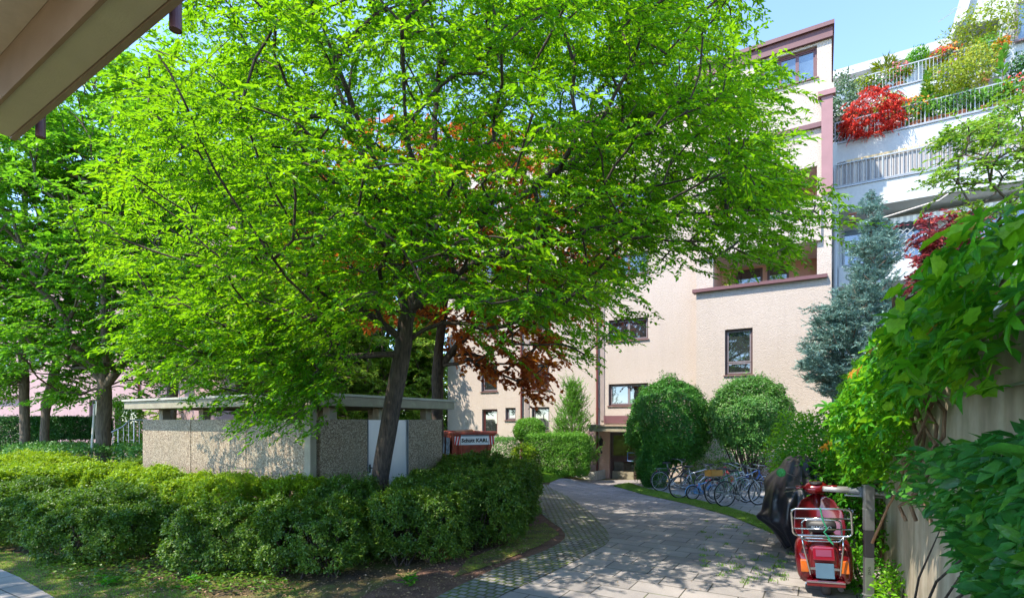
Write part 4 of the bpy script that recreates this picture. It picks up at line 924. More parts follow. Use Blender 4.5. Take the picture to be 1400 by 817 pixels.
# sunlit trees between the shelter and the buildings
polyB = [(-80, -60), (640, -60), (640, 250), (600, 440), (596, 600), (300, 600), (180, 600), (150, 300)]
ltree('yellow green leafy tree glowing behind the bin shelter between the trunks', [[(-7.0, 27.5, 0), (-6.9, 27.5, 3), (-6.7, 27.5, 8)]], (-6.6, 27.5, 4.9), (3.6, 3.0, 4.6), 300, 0.16, 31, poly=polyB, lm=LF_back, leaf=0.20, wid=0.10, zlow=0.8, tw_len=0.7, n_lf=12, above=None)
ltree('broad bright tree behind the middle of the bin shelter roof', [[(-10.3, 23.5, 0), (-10.3, 23.5, 3), (-10.0, 23.5, 9)]], (-10.0, 23.5, 5.5), (4.2, 3.0, 5.5), 300, 0.17, 32, poly=polyB, lm=LF_back, leaf=0.20, wid=0.10, zlow=0.8, tw_len=0.7, n_lf=12, above=None)
ltree('tall leafy tree far behind the crown of the shade tree', [[(-7.5, 30, 0), (-7.4, 30, 5), (-7.2, 30, 13)]], (-7.5, 30, 8.5), (6.0, 3.5, 7.5), 300, 0.22, 33, poly=polyB, lm=LF_left, leaf=0.26, wid=0.13, zlow=2, tw_len=0.9, n_lf=10, above=None)

ltree('pale green tree between the shelter roof and the cream building', [[(-3.6, 30, 0), (-3.6, 30, 3), (-3.4, 30, 8)]], (-3.9, 30, 4.8), (2.2, 2.0, 5.4), 240, 0.15, 34, poly=polyB, lm=LF_back, leaf=0.22, wid=0.11, zlow=0.8, tw_len=0.7, n_lf=12, above=None)
ltree('low bright tree behind the rose building corner', [[(-14.5, 27, 0), (-14.5, 27, 3), (-14.2, 27, 8)]], (-14.5, 27, 5), (4.0, 2.5, 5.4), 240, 0.17, 35, poly=polyB, lm=LF_back, leaf=0.22, wid=0.11, zlow=0.8, tw_len=0.7, n_lf=12, above=None)
rg_ = np.random.default_rng(77); CS = np.stack([rg_.uniform(-11.5, -4.4, 400), rg_.uniform(2.0, 6.2, 400), rg_.uniform(4.6, 8.2, 400)], 1); CS = CS[CS[:, 0] < -0.9722*np.maximum(CS[:, 1], 0)-1.3][:120]
tree('broadleaf_tree', 'unseen green tree added off to the left to shade the front shrubs', 'tree', [[(-9.5, 3.4, 0), (-9.4, 3.4, 3), (-9.0, 3.6, 6), (-8.8, 3.8, 8)]], CS, 0.17, LF_left, BK_mid, n_tw=8, tw_len=0.6, n_lf=12, leaf=0.15, wid=0.075, zlow=2.5, rng=rg_)  # added unseen tree, crown kept out of view, there to shade the front shrubs
# ------------------------------------------------------------------ hedges and shrubs
def hedge(name, label, cat, cx, cy, hx, hy, zt, z0, mat, n, leaf=0.038, wid=0.02, rot=0.0, stems=6, seed=1, wob=1.0, group=None, p=5.0, depth=0.30, T=T_DIAMOND, barkm=None, stem_r=0.014, bottom=False):
    rng = np.random.default_rng(seed); gz = zg(cx, cy); t = thing(name, label, cat, (cx, cy, gz), rot, group)
    hz = (zt-gz-z0)/2; zc = z0+hz
    ar = np.array([4*hx*hy, 4*hx*hz, 4*hx*hz, 4*hy*hz, 4*hy*hz, 4*hx*hy*(1 if bottom else 0.25)]); f = rng.choice(6, n, p=ar/ar.sum())
    q = rng.uniform(-1, 1, (n, 3))
    for i, (ax, sg) in enumerate(((2, 1), (1, -1), (1, 1), (0, -1), (0, 1), (2, -1))): q[f == i, ax] = sg
    nr = np.sum(np.abs(q)**p, axis=1, keepdims=True)**(1/p); q = q/nr
    Nn = np.sign(q)*np.abs(q)**(p-1)/np.array([hx, hy, hz]); Nn = unit(Nn)
    X = q*np.array([hx, hy, hz])
    nz = np.array([0.10*mnoise.noise(Vector((a[0]*1.6+seed*3.1, a[1]*1.6, a[2]*1.6)))+0.075*mnoise.noise(Vector((a[0]*4.5, a[1]*4.5+seed, a[2]*4.5)))+0.05*mnoise.noise(Vector((a[0]*11, a[1]*11, a[2]*11+seed))) for a in X])*wob*1.5
    out_ = rng.random(n) < 0.06
    off = nz-depth*rng.random(n)**2.0*min(1, min(hx, hy, hz))+np.where(out_, rng.random(n)*0.10, 0)
    # towards the foot the foliage thins and leaves stems visible
    X = X+Nn*off[:, None]; X[:, 2] += zc
    hole_ = np.array([mnoise.noise(Vector((a[0]*7, a[1]*7+seed, a[2]*7))) for a in X]); kp = (hole_ > -0.16-0.25*(off < -0.10)) if (stems and name == 'clipped_shrub') else np.ones(n, bool); X, Nn = X[kp], Nn[kp]; n = len(X)
    low = (X[:, 2] < z0+0.45*hz); keep = ~(low & (rng.random(n) < (0.42 if name == 'clipped_shrub' else 0.0))); X, Nn = X[keep], Nn[keep]; n = len(X)
    N2 = unit(Nn*0.7+np.array([0, 0, 0.5])+rng.normal(0, 0.5, X.shape)); D = unit(np.cross(N2, rng.normal(0, 1, X.shape))+Nn*0.5)
    leaf_obj('foliage', X, D, N2, leaf*rng.uniform(0.6, 1.35, n), wid*rng.uniform(0.7, 1.2, n), T, mat, t)
    if stems:
        parts = []
        for s_ in range(stems):
            b0 = np.array([rng.uniform(-0.65, 0.65)*hx, rng.uniform(-0.75, 0.6)*hy, -0.03])
            for k in range(4):
                e = b0+np.array([rng.normal(0, 0.28), rng.normal(0, 0.28), zt-gz-rng.uniform(0.06, 0.3)]); e[0] = np.clip(e[0], -hx*.9, hx*.9); e[1] = np.clip(e[1], -hy*.9, hy*.9)
                mid = b0*0.55+e*0.45+np.array([rng.normal(0, 0.06), rng.normal(0, 0.06), 0]); pts = [b0, b0*0.8+mid*0.2, mid, mid*0.4+e*0.6, e]
                parts.append(tube_np(pts, [stem_r, stem_r*0.9, stem_r*0.65, stem_r*0.45, stem_r*0.2], 5))
        V, F = merge(parts); np_mesh('stems', V, F, barkm or BK_dark, t, smooth=True)
    return t
BG = 'clipped shrubs of the planted bed'
bed = [  # cx, cy, hx, hy, ztop, mat, rot, label
 (-8.0, 8.75, 1.1, 0.80, 0.74, LF_hedge, 0.2, 'wide dark clipped shrub at the left end of the front row, behind the moss edge'),
 (-6.05, 7.9, 0.85, 0.65, 0.74, LF_hedge, -0.1, 'dark bluish clipped shrub on bare stems beside the side path'),
 (-3.85, 7.3, 0.62, 0.60, 0.76, LF_hedge, 0, 'front row shrub in front of the bright yellow green ones, left of centre'),
 (-2.65, 7.15, 0.70, 0.62, 0.86, LF_hedge, 0.1, 'bulging front shrub nearest to the camera at the mulch edge'),
 (-1.40, 7.70, 0.68, 0.62, 0.92, LF_hedge, 0.3, 'front shrub below the leaning trunk of the shade tree'),
 (-0.45, 8.75, 0.62, 0.72, 1.02, LF_hedge, 0.2, 'tall corner shrub over the moss patch at the curve of the cobbles'),
 (-0.22, 10.45, 0.62, 0.85, 1.02, LF_hedge, 0, 'shrub along the cobble strip with a clipped upright right side'),
 (-5.0, 9.0, 0.95, 0.62, 0.98, LF_hedgey, TH, 'sunlit yellow green shrub in front of the aggregate panels beside the corner post'),
 (-6.95, 10.3, 1.0, 0.55, 1.0, LF_hedgey, TH, 'sunlit yellow shrub in front of the middle aggregate panel'),
 (-8.9, 11.45, 1.05, 0.6, 1.0, LF_hedgey, TH, 'sunlit shrub before the left end panel of the bin shelter'),
 (-3.55, 8.75, 0.42, 0.40, 1.04, LF_hedgey, 0, 'small bright shrub at the foot of the corner post'),
 (-2.72, 8.55, 0.48, 0.45, 1.0, LF_hedge, 0, 'shrub left of the leaning trunk in front of the shelter door'),
 (-1.45, 9.15, 0.60, 0.6, 1.0, LF_hedge, 0.2, 'shrub right of the leaning trunk in the middle of the bed'),
 (-1.25, 10.75, 0.55, 0.75, 1.02, LF_hedge, -0.4, 'shrub in front of the right end panel of the bin shelter'),
 (-0.9, 12.6, 0.8, 0.75, 1.14, LF_hedge, 0, 'shrub beside the skip at the back of the bed'),
 (0.05, 12.1, 0.48, 0.65, 1.05, LF_hedge, 0, 'last shrub of the bed before the lawn, left of the path'),
 (-7.5, 9.9-0.2, 0.0, 0.0, 0, None, 0, ''),
 (-10.6, 11.1, 1.5, 0.85, 0.98, LF_hedgey, TH, 'long sunlit shrub left of the bin shelter'),
 (-6.9, 9.0, 0.8, 0.45, 0.84, LF_hedge, TH, 'low shrub wedged between the dark front row and the sunlit row'),
 (-9.6, 9.9, 1.2, 0.6, 0.84, LF_hedge, TH, 'shrub at the left picture edge between dark front and sunlit rows'),
 (-12.6, 13.6, 2.2, 1.0, 1.05, LF_hedgey, TH, 'pale green low shrub mass before the laurel at far left'),
 (-9.0, 13.6, 0.9, 0.8, 1.0, LF_hedge, TH, 'low dark shrub at the left end wall of the bin shelter'),
]
for i, (cx, cy, hx, hy, zt, mt, rt, lab) in enumerate(bed):
    if not mt: continue
    A = 4*hx*hy+4*(hx+hy)*0.75; far = cy > 10.2
    L = 0.042 if not far else 0.055
    n = int(A*(9500 if not far else 6000)); hedge('clipped_shrub', lab, 'shrub', cx, cy, hx, hy, zt, 0.10, mt, n, L, L*0.55, rt, stems=11 if cy < 10 else 4, seed=i+1, group=BG)
hedge('laurel_shrub', 'glossy laurel thicket below the tree trunk at the far left', 'shrub', -14.2, 17.0, 3.2, 1.0, 1.22, 0.1, LF_priv, 9000, 0.10, 0.045, TH, stems=0, seed=40)
hedge('laurel_shrub', 'dark laurel beside the left end of the bin shelter', 'shrub', -10.4, 15.6, 1.1, 0.9, 1.32, 0.1, LF_priv, 5000, 0.09, 0.04, TH, stems=0, seed=41)
xa = (20-700)/720*19.6
hedge('dark_hedge', 'dense dark yew hedge reaching the ground at the far left edge', 'hedge', (0-700)/720*20.3, 20.6, 1.7, 0.45, 2.12, 0.05, LF_yew, 45000, 0.08, 0.035, 0.0, stems=0, seed=42, wob=0.4, p=9)
hedge('dark_hedge', 'dark hedge on bare stems left of the straight tree trunk', 'hedge', (92-700)/720*20.3, 20.6, 1.25, 0.45, 2.12, 1.2, LF_yew, 24000, 0.08, 0.035, 0.0, stems=12, seed=43, wob=0.4, p=9)
hedge('background_shrub', 'dark round shrub in front of the rose building door', 'shrub', (168-700)/720*22, 22, 0.75, 0.7, 3.0, 0.3, LF_left, 4500, 0.11, 0.06, 0, stems=0, seed=44, p=2.5)
# clipped hedge and its neighbours left of the entrance
hedge('box_hedge', 'square clipped bright green hedge left of the entrance', 'hedge', 1.72, 20.2, 1.22, 0.55, 1.50, 0.0, LF_box, 52000, 0.055, 0.03, -0.12, stems=5, seed=50, wob=0.35, p=10)
hedge('ball_shrub', 'small round clipped shrub behind the square hedge', 'shrub', 0.70, 21.0, 0.62, 0.6, 2.1, 1.0, LF_box, 16000, 0.055, 0.03, 0, stems=4, seed=51, wob=0.4, p=2.0)
hedge('loose_shrub', 'yellowish leafy bush at the left end of the square hedge', 'shrub', 0.42, 19.7, 0.42, 0.4, 1.1, 0.1, LF_hedgey, 1800, 0.09, 0.045, 0, stems=4, seed=52, p=2.2)
hedge('cherry_laurel', 'dark laurel hedge under the ground floor windows beside the skip', 'hedge', -0.55, 23.3, 0.85, 0.45, 1.25, 0.0, LF_priv, 5000, 0.085, 0.04, TH, stems=0, seed=53, wob=0.5, p=7)
hedge('low_shrub', 'low green bush against the facade behind the bicycles', 'shrub', 7.0, 18.6, 0.9, 0.4, 0.68, 0.0, LF_box, 3500, 0.06, 0.03, TH, stems=0, seed=54, p=2.6)
hedge('barberry', 'small brownish red barberry at the facade behind the bicycles', 'shrub', 8.55, 18.0, 0.6, 0.35, 0.62, 0.0, leafmat('leaf_barberry', (0.12, 0.05, 0.04), (0.25, 0.10, 0.07), (0.3, 0.1, 0.05), 0.2), 3000, 0.05, 0.025, TH, stems=0, seed=55, p=2.6)
# feathery conifer in front of the facade
r5 = np.random.default_rng(3)
def cone_clumps(n, x, y, z0, z1, r0, rng, pw=0.85):
    t = rng.random(n)**1.25; z = z0+(z1-z0)*t; r = r0*(1-t)**pw*(0.55+0.5*rng.random(n)); a = rng.uniform(0, 2*np.pi, n)
    return np.stack([x+r*np.cos(a), y+r*np.sin(a), z], 1)
X5 = (782-700)/720*21.6; Cc = cone_clumps(150, X5, 21.6, 0.3, 3.55, 0.95, r5)
tree('feathery_conifer', 'feathery light green conifer behind the square hedge', 'conifer', [[(X5, 21.6, -0.2), (X5, 21.6, 1.5), (X5, 21.6, 3.7)]], Cc, 0.05, LF_conif, BK_mid, n_tw=6, tw_len=0.42, n_lf=14, leaf=0.12, wid=0.028, rng=r5, droop=-0.7, flat_=0.45, spread=50, twr=0.003)
# the two big balls in front of the facade
def ball(name, label, parts, mat, leaf, wid, base, stems, seed, jit=0.7):
    rng = np.random.default_rng(seed); t = thing(name, label, 'shrub', base); Pn = []; Nn = []
    for (n, c, r, fb, wob, dep) in parts:
        P, N = surf_blob(n, c, r, rng, wob, dep, fb, seed); Pn.append(P); Nn.append(N)
    P = np.concatenate(Pn); N = np.concatenate(Nn); n = len(P)
    sh = np.array([mnoise.noise(Vector(tuple(a*7))) for a in P]); P = P+N*(np.maximum(0, sh-0.18)*0.7*rng.random(n))[:, None]+N*(0.10*np.array([mnoise.noise(Vector(tuple(a*1.7))) for a in P]))[:, None]
    N2 = unit(N*0.8+np.array([0, 0, 0.35])+rng.normal(0, jit*0.6, P.shape)); D = unit(np.cross(N2, rng.normal(0, 1, P.shape))+N*0.4-np.array([0, 0, 0.2]))
    leaf_obj('foliage', P, D, N2, leaf*rng.uniform(0.6, 1.35, n), wid*rng.uniform(0.7, 1.2, n), T_DIAMOND, mat, t, base)
    pr = []
    for a, b, rr in stems:
        a = np.array(a); b = np.array(b); m_ = (a+b)/2+rng.normal(0, 0.06, 3); pr.append(tube_np([a-base, (a*0.6+m_*0.4)-base, m_-base, b-base], [rr, rr*0.85, rr*0.6, rr*0.2], 6))
    V, F = merge(pr); np_mesh('stems', V, F, BK_dark, t, smooth=True); return t
gA = zg(5.5, 18.7); BX = 5.58
rs = random.Random(4)
st = [((5.3+rs.uniform(-.3, .3), 18.7+rs.uniform(-.2, .2), gA), (BX+rs.uniform(-.9, 1.1), 18.7+rs.uniform(-.6, .6), rs.uniform(1.2, 2.8)), 0.035) for _ in range(16)]
ball('yew_ball', 'big dense domed yew beside the entrance door', [(62000, (BX, 18.7, 1.95), (1.40, 1.35, 1.53), 0.62, 0.11, 0.24), (20000, (4.92, 18.5, 0.55), (0.5, 0.6, 1.0), 0.9, 0.12, 0.2), (1500, (5.9, 18.6, 0.95), (0.9, 0.9, 0.8), 0.9, 0.2, 0.6), (350, (BX-0.05, 18.6, 3.5), (0.35, 0.3, 0.2), 0.5, 0.5, 0.5)], LF_yew if False else leafmat('leaf_yew_ball', (0.018, 0.09, 0.012), (0.05, 0.20, 0.018), (0.12, 0.35, 0.02), 0.22, c2=(0.11, 0.30, 0.02), nscale=1.2), 0.075, 0.034, (5.4, 18.7, gA), st, 61)
gB = zg(7.7, 17.1)
st = [((7.72+rs.uniform(-.08, .08), 17.1, gB), (7.7+rs.uniform(-.9, .9), 17.1+rs.uniform(-.7, .7), rs.uniform(1.6, 2.8)), 0.04) for _ in range(22)]
ball('privet_ball', 'looser round privet on a bare stem behind the silver bicycle', [(40000, (7.68, 17.1, 2.22), (1.20, 1.15, 1.15), 0.7, 0.13, 0.25), (2600, (7.6, 17.1, 1.2), (1.25, 1.1, 0.7), 0.9, 0.25, 0.7)], LF_priv, 0.075, 0.038, (7.7, 17.1, gB), st, 62)
# blue conifer behind the wall
r6 = np.random.default_rng(8); YC = 14.6; XC = (1168-700)/720*YC
polyC = [(1187, 262), (1205, 300), (1222, 330), (1228, 365), (1215, 385), (1240, 430), (1238, 470), (1200, 520), (1140, 545), (1106, 515), (1103, 480), (1118, 440), (1150, 405), (1172, 380), (1168, 340), (1180, 300)]
C6 = clumps_in(430, (XC+0.3, YC, 4.6), (2.2, 1.7, 4.2), polyC, r6, (11, 18), inner=0.1)
C6 = np.concatenate([C6, np.array([tuple(W(*e)) for e in ((1190, 268, YC), (1192, 285, YC), (1195, 300, YC), (1190, 315, YC), (1203, 330, YC), (1112, 425, YC-.5), (1108, 480, YC-.6), (1115, 510, YC-.6), (1125, 535, YC-.6), (1105, 500, YC-.6))])])
XT = (1190-700)/720*YC
tree('blue_conifer', 'irregular blue grey conifer rising behind the vine covered wall', 'conifer', [[(XT, YC, -0.4), (XT, YC, 3), (XT, YC, 6), (XT+0.05, YC, 8.3)]], C6, 0.08, LF_blue, BK_mid, n_tw=11, tw_len=0.30, n_lf=20, leaf=0.09, wid=0.026, rng=r6, droop=-0.1, flat_=0.4, spread=85, twr=0.006)
# wine red and light green shrubs behind the wall
r7 = np.random.default_rng(18)
C7 = clumps_in(120, (5.9, 8.4, 4.9), (1.5, 0.8, 1.3), [(1240, 395), (1262, 365), (1262, 300), (1272, 290), (1285, 325), (1300, 285), (1330, 290), (1345, 330), (1330, 370), (1290, 400), (1250, 410)], r7)
tree('red_leaved_shrub', 'wine red leaved small tree behind the vine on the wall', 'tree', [[(7.2, 9.2, 0), (6.7, 8.9, 2.5), (6.2, 8.6, 4.2)]], C7, 0.05, LF_wine, BK_dark, n_tw=7, tw_len=0.22, n_lf=9, leaf=0.075, wid=0.045, T=T_DIAMOND, rng=r7)
C8 = clumps_in(62, (5.9, 6.6, 5.2), (1.5, 0.9, 1.6), [(1290, 200), (1310, 175), (1400, 130), (1450, 150), (1450, 280), (1370, 280), (1330, 300), (1300, 260), (1290, 230)], r7)
tree('light_green_shrub', 'thin light green shrub with arching shoots above the vine at right', 'shrub', [[(6.6, 7.3, 0), (6.4, 7.1, 2.5), (6.1, 6.9, 4.0)]], C8, 0.022, leafmat('leaf_light', (0.07, 0.22, 0.02), (0.20, 0.38, 0.03), (0.4, 0.65, 0.03), 0.4, nscale=3), BK_mid, n_tw=6, tw_len=0.35, n_lf=14, leaf=0.065, wid=0.034, rng=r7)

# ------------------------------------------------------------------ right wall, vine, near shrub
WO = (4.34, 5.95)                                        # a point of the wall foot; wall runs along local y
def WP(t, off, z): return (WO[0]+EX*t-RX*off, WO[1]+EY*t-RY*off, z)
m_, t_, b_ = nodes('board_marked_concrete'); v_ = coords(t_, (1, 1, 1), -TH)
wv = t_.nodes.new('ShaderNodeTexNoise'); wv.inputs['Scale'].default_value = 1.0; wv.inputs['Detail'].default_value = 6
mp_ = t_.nodes.new('ShaderNodeMapping'); mp_.inputs['Scale'].default_value = (5, 5, 0.7); t_.links.new(v_, mp_.inputs[0]); t_.links.new(mp_.outputs[0], wv.inputs['Vector'])
c_ = ramp(t_, wv.outputs[0], [(0.3, (0.25, 0.195, 0.135)), (0.5, (0.36, 0.29, 0.205)), (0.7, (0.47, 0.40, 0.295))])
c_ = mixc(t_, ramp(t_, noise(t_, v_, 1.3, 6, 0.7), [(0.45, (0, 0, 0)), (0.7, (0.7, 0.7, 0.7))]), c_, (0.14, 0.13, 0.07))
t_.links.new(c_, b_.inputs['Base Color']); b_.inputs['Roughness'].default_value = 0.9; bump(t_, b_, wv.outputs[0], 0.6, 0.02)
q = MB(); q.box(0.0, 0.22, -8.5, 7.4, -0.8, 2.42)
for y in (-6, -3.4, -0.8, 1.8, 4.4): pass
GW = q.build('garden_wall', m_); GW.location = (WO[0], WO[1], 0); GW.rotation_euler = (0, 0, TH); tag(GW, 'weathered board marked concrete wall along the right side of the path', 'wall')
q = MB(); q.box(-0.05, 0.27, -8.5, 7.45, 2.424, 2.50, 0.01); o = q.build('wall_coping', M_conc, GW)
q = MB(); q.tube([(-0.035, -8.4, 2.15), (-0.035, 1.0, 2.15)], 0.006, 5); q.build('wire', M_galv, GW)
def vscreen(P): return 700+F_PX*P[:, 0]/P[:, 1], HZ-F_PX*(P[:, 2]-EYE)/P[:, 1]
r8 = np.random.default_rng(12)
n = 7400; tt = np.concatenate([r8.uniform(-5.1, -1.2, 2000), r8.uniform(-1.6, 7.4, n-2000)])
ztop = np.interp(tt, [-5, -3.5, -1, 2, 5.6, 7.4], [2.78, 2.72, 2.74, 2.95, 3.25, 3.1]); zlow = np.interp(tt, [-5, -3.3, -2.7, -1.8, -1.0, 1.2, 4, 7.4], [2.18, 2.16, 1.85, 1.6, 1.42, 1.15, 0.6, 0.2])+np.array([0.55*mnoise.noise(Vector((a*1.7, 4.0, 0)))+0.35*mnoise.noise(Vector((a*4.3, 9.0, 0))) for a in tt])*np.where(tt < -3, 0.5, 1)
u_ = r8.random(n)**0.8; zz = zlow+(ztop-zlow)*u_; off = 0.06+(0.12+0.40*np.sin(np.pi*np.clip(u_*0.8+0.2, 0, 1)))*r8.random(n)**0.7*np.where(tt < -2.0, 0.75, 1.0)
off = np.where(u_ > 0.9, off-0.45*r8.random(n), off)+0.16*np.array([mnoise.noise(Vector((a*2.2, b*2.6, 7.0))) for a, b in zip(tt, zz)])
P = np.array([WP(a, b, c) for a, b, c in zip(tt, off, zz)])
Nrm = np.array([-RX, -RY-0.2, 0.8]); NN = unit(Nrm+r8.normal(0, 0.5, P.shape)); DD = unit(np.array([-RX*0.5, -RY*0.5, -0.30])+np.array([EX, EY, 0])*r8.normal(0, 0.9, (n, 1))+r8.normal(0, 0.42, P.shape))
cvn = np.array([mnoise.noise(Vector((a*1.1, b*1.6, 2.0))) for a, b in zip(tt, zz)]); near = (tt < -1.9+r8.normal(0, 0.5, n)) | (cvn < -0.08) | (zz < zlow+0.35)  # tone mask: sunlit and shaded patches of the vine put into leaf colour
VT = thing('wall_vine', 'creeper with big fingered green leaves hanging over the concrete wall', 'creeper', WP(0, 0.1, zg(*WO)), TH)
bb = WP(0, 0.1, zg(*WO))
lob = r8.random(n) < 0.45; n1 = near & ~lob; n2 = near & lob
leaf_obj('shade_tone_leaves', P[n1], DD[n1], NN[n1], 0.095*r8.uniform(0.4, 1.4, n1.sum()), 0.095*r8.uniform(0.7, 1.1, n1.sum()), T_PALM, LF_vine, VT, bb, TH)
leaf_obj('lobed_sun_tone_leaves', P[n2], DD[n2], NN[n2], 0.085*r8.uniform(0.4, 1.3, n2.sum()), 0.10*r8.uniform(0.7, 1.1, n2.sum()), T_LOBE, LF_viney, VT, bb, TH)  # lobed leaf shape in the same painted sunlit tone
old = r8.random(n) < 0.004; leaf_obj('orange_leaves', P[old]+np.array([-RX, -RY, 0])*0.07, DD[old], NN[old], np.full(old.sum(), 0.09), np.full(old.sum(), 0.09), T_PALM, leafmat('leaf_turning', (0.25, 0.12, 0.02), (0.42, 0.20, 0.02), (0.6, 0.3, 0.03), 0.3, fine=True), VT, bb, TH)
leaf_obj('sun_tone_leaves', P[~near], DD[~near], NN[~near], 0.11*r8.uniform(0.6, 1.3, (~near).sum()), 0.11*r8.uniform(0.8, 1.1, (~near).sum()), T_PALM, LF_viney, VT, bb, TH)
parts = []
for k in range(46):
    t0 = r8.uniform(1.2, 6.5); z = -0.05; t = t0; o_ = 0.06; pts = []
    while z < 2.9:
        pts.append(np.array([-o_-0.0, t, z])-np.array([-0.1, 0, bb[2]])*np.array([1, 1, 1])); z += 0.16; t += r8.normal(0, 0.07); o_ = float(np.clip(o_+r8.normal(0, 0.03), 0.02, 0.28))
    r0 = r8.uniform(0.008, 0.024); parts.append(tube_np(pts, np.linspace(r0, r0*0.35, len(pts)), 6))
for (t0, t1, z0, z1) in ((-2.0, -3.7, 1.9, 2.75), (-2.0, -3.3, 1.9, 2.9), (-2.0, -2.7, 1.9, 2.8), (-1.4, -2.0, 1.1, 1.9), (-2.9, -4.6, 2.5, 2.6), (-3.0, -4.2, 2.35, 2.85), (-1.6, -2.9, 1.5, 2.4), (-2.4, -2.9, 1.5, 2.5), (-2.7, -2.2, 1.3, 2.5), (-3.1, -2.6, 1.6, 2.6), (-2.0, -2.6, 1.2, 2.2)):
    pts = [np.array([0.1-0.07-0.05*math.sin(i*1.3), t0+(t1-t0)*i/9+0.05*math.sin(i*2.1+t0), z0+(z1-z0)*i/9+0.04*math.sin(i*1.7)-bb[2]]) for i in range(10)]
    parts.append(tube_np(pts, np.linspace(0.015, 0.008, 10), 7))
V_, F_ = merge(parts); np_mesh('bare_vine', V_, F_, BK_vine, VT, smooth=True)
# near shrub in front of the wall
r9 = np.random.default_rng(14); n = 8200
px = r9.uniform(1185, 1520, n); py = r9.uniform(585, 1000, n); q_ = (px-700)/F_PX
Yw = (WO[0]*RX+WO[1]*RY)/(q_*RX+RY); Yc = Yw*(1-r9.uniform(0.05, 0.36, n)**1.0)
P = np.stack([q_*Yc, Yc, EYE-(py-HZ)/F_PX*Yc], 1)
topy = np.interp(px, [1180, 1230, 1300, 1400, 1500], [645, 612, 608, 596, 580])
cl = np.array([mnoise.noise(Vector((a*4.2, b*4.2, c*4.2))) for a, b, c in P])
hole = (px < np.interp(py, [675, 700, 760, 817], [1215, 1285, 1315, 1330])) & (py > 672+10*np.sin(px*0.11))
keep = (py > topy) & (~hole) & (cl > -0.30) & (P[:, 2] > 0.05)
P = P[keep]; n = len(P)
NN = unit(np.array([-RX*0.5, -RY*0.5-0.3, 0.9])+r9.normal(0, 0.42, P.shape)); DD = unit(np.array([-RX*0.7, -RY*0.7-0.2, -0.25])+r9.normal(0, 0.6, P.shape))
b0 = WP(-2.9, 0.22, 0.0); NS = thing('broadleaf_shrub', 'dark green shrub with large pointed leaves in the bottom right corner', 'shrub', b0)
leaf_obj('foliage', P, DD, NN, 0.078*r9.uniform(0.45, 1.35, n), 0.046*r9.uniform(0.75, 1.1, n), T_OVAL, LF_shrub, NS, b0)
parts = []
for k in range(16):
    j = r9.integers(0, n); e = P[j]; s_ = np.array(WP(-2.9+r9.normal(0, 0.35), 0.22+r9.normal(0, 0.05), -0.03)); m_ = s_*0.5+e*0.5+np.array([0, 0, 0.25])
    parts.append(tube_np([s_-b0, s_*0.6+m_*0.4-b0, m_-b0, m_*0.4+e*0.6-b0, e-b0], [0.010, 0.009, 0.007, 0.004, 0.002], 6))
V_, F_ = merge(parts); np_mesh('stems', V_, F_, BK_dark, NS, smooth=True)
# shrubs at the wall foot
def lshrub(label, c, r, n, leaf, wid, mat, seed, T=T_OVAL, cat='shrub', name='leafy_shrub'):
    rng = np.random.default_rng(seed); gz = zg(c[0], c[1]); b = (c[0], c[1], gz); t = thing(name, label, cat, b)
    P, N = surf_blob(n, (c[0], c[1], c[2]), r, rng, 0.25, 0.55, 0.8, seed); P[:, 2] = np.maximum(P[:, 2], gz+0.03)
    N2 = unit(N*0.35+np.array([0, 0, 0.75])+rng.normal(0, 0.4, P.shape)); D = unit(N*0.8+rng.normal(0, 0.5, P.shape)-np.array([0, 0, 0.3]))
    leaf_obj('foliage', P, D, N2, leaf*rng.uniform(0.5, 1.3, n), wid*rng.uniform(0.7, 1.1, n), T, mat, t, b); parts = []
    for k in range(10):
        e = P[rng.integers(0, n)]; m_ = np.array([c[0], c[1], gz])*0.5+e*0.5+np.array([0, 0, 0.1]); parts.append(tube_np([np.zeros(3)-np.array([0, 0, 0.02]), m_-b, e-b], [0.012, 0.008, 0.003], 5))
    V_, F_ = merge(parts); np_mesh('stems', V_, F_, BK_dark, t); return t
lshrub('leafy green bush in front of the wall behind the covered motorbike', (6.2, 10.6, 1.2), (0.75, 1.0, 0.95), 4200, 0.095, 0.055, LF_vine, 71)
lshrub('bright sunlit bush between the covered motorbike and the facade', (6.85, 12.4, 1.25), (0.75, 0.9, 0.95), 4200, 0.09, 0.05, LF_viney, 72)
lshrub('green bush between scooter and wall', (4.75, 7.9, 0.75), (0.42, 1.1, 0.85), 3400, 0.09, 0.05, LF_vine, 73)
lshrub('low glossy ground plants at the wall foot behind the barrier post', (4.16, 6.25, 0.18), (0.22, 0.8, 0.28), 1700, 0.05, 0.03, LF_vine, 74)
lshrub('pale green weeds at the wall foot in the lower right', (3.95, 5.35, 0.15), (0.2, 0.35, 0.3), 700, 0.06, 0.03, LF_viney, 75)
# dry leaning branch
q = MB(); q.tube([W(1192, 742, 5.35), W(1202, 720, 5.3), W(1215, 690, 5.2), W(1232, 662, 5.1), W(1236, 640, 5.0)], [0.014, 0.013, 0.011, 0.009, 0.005], 7)
o = q.build('dry_branch', M_brown, smooth=True); tag(o, 'thin brown dry branch leaning behind the barrier post', 'branch')

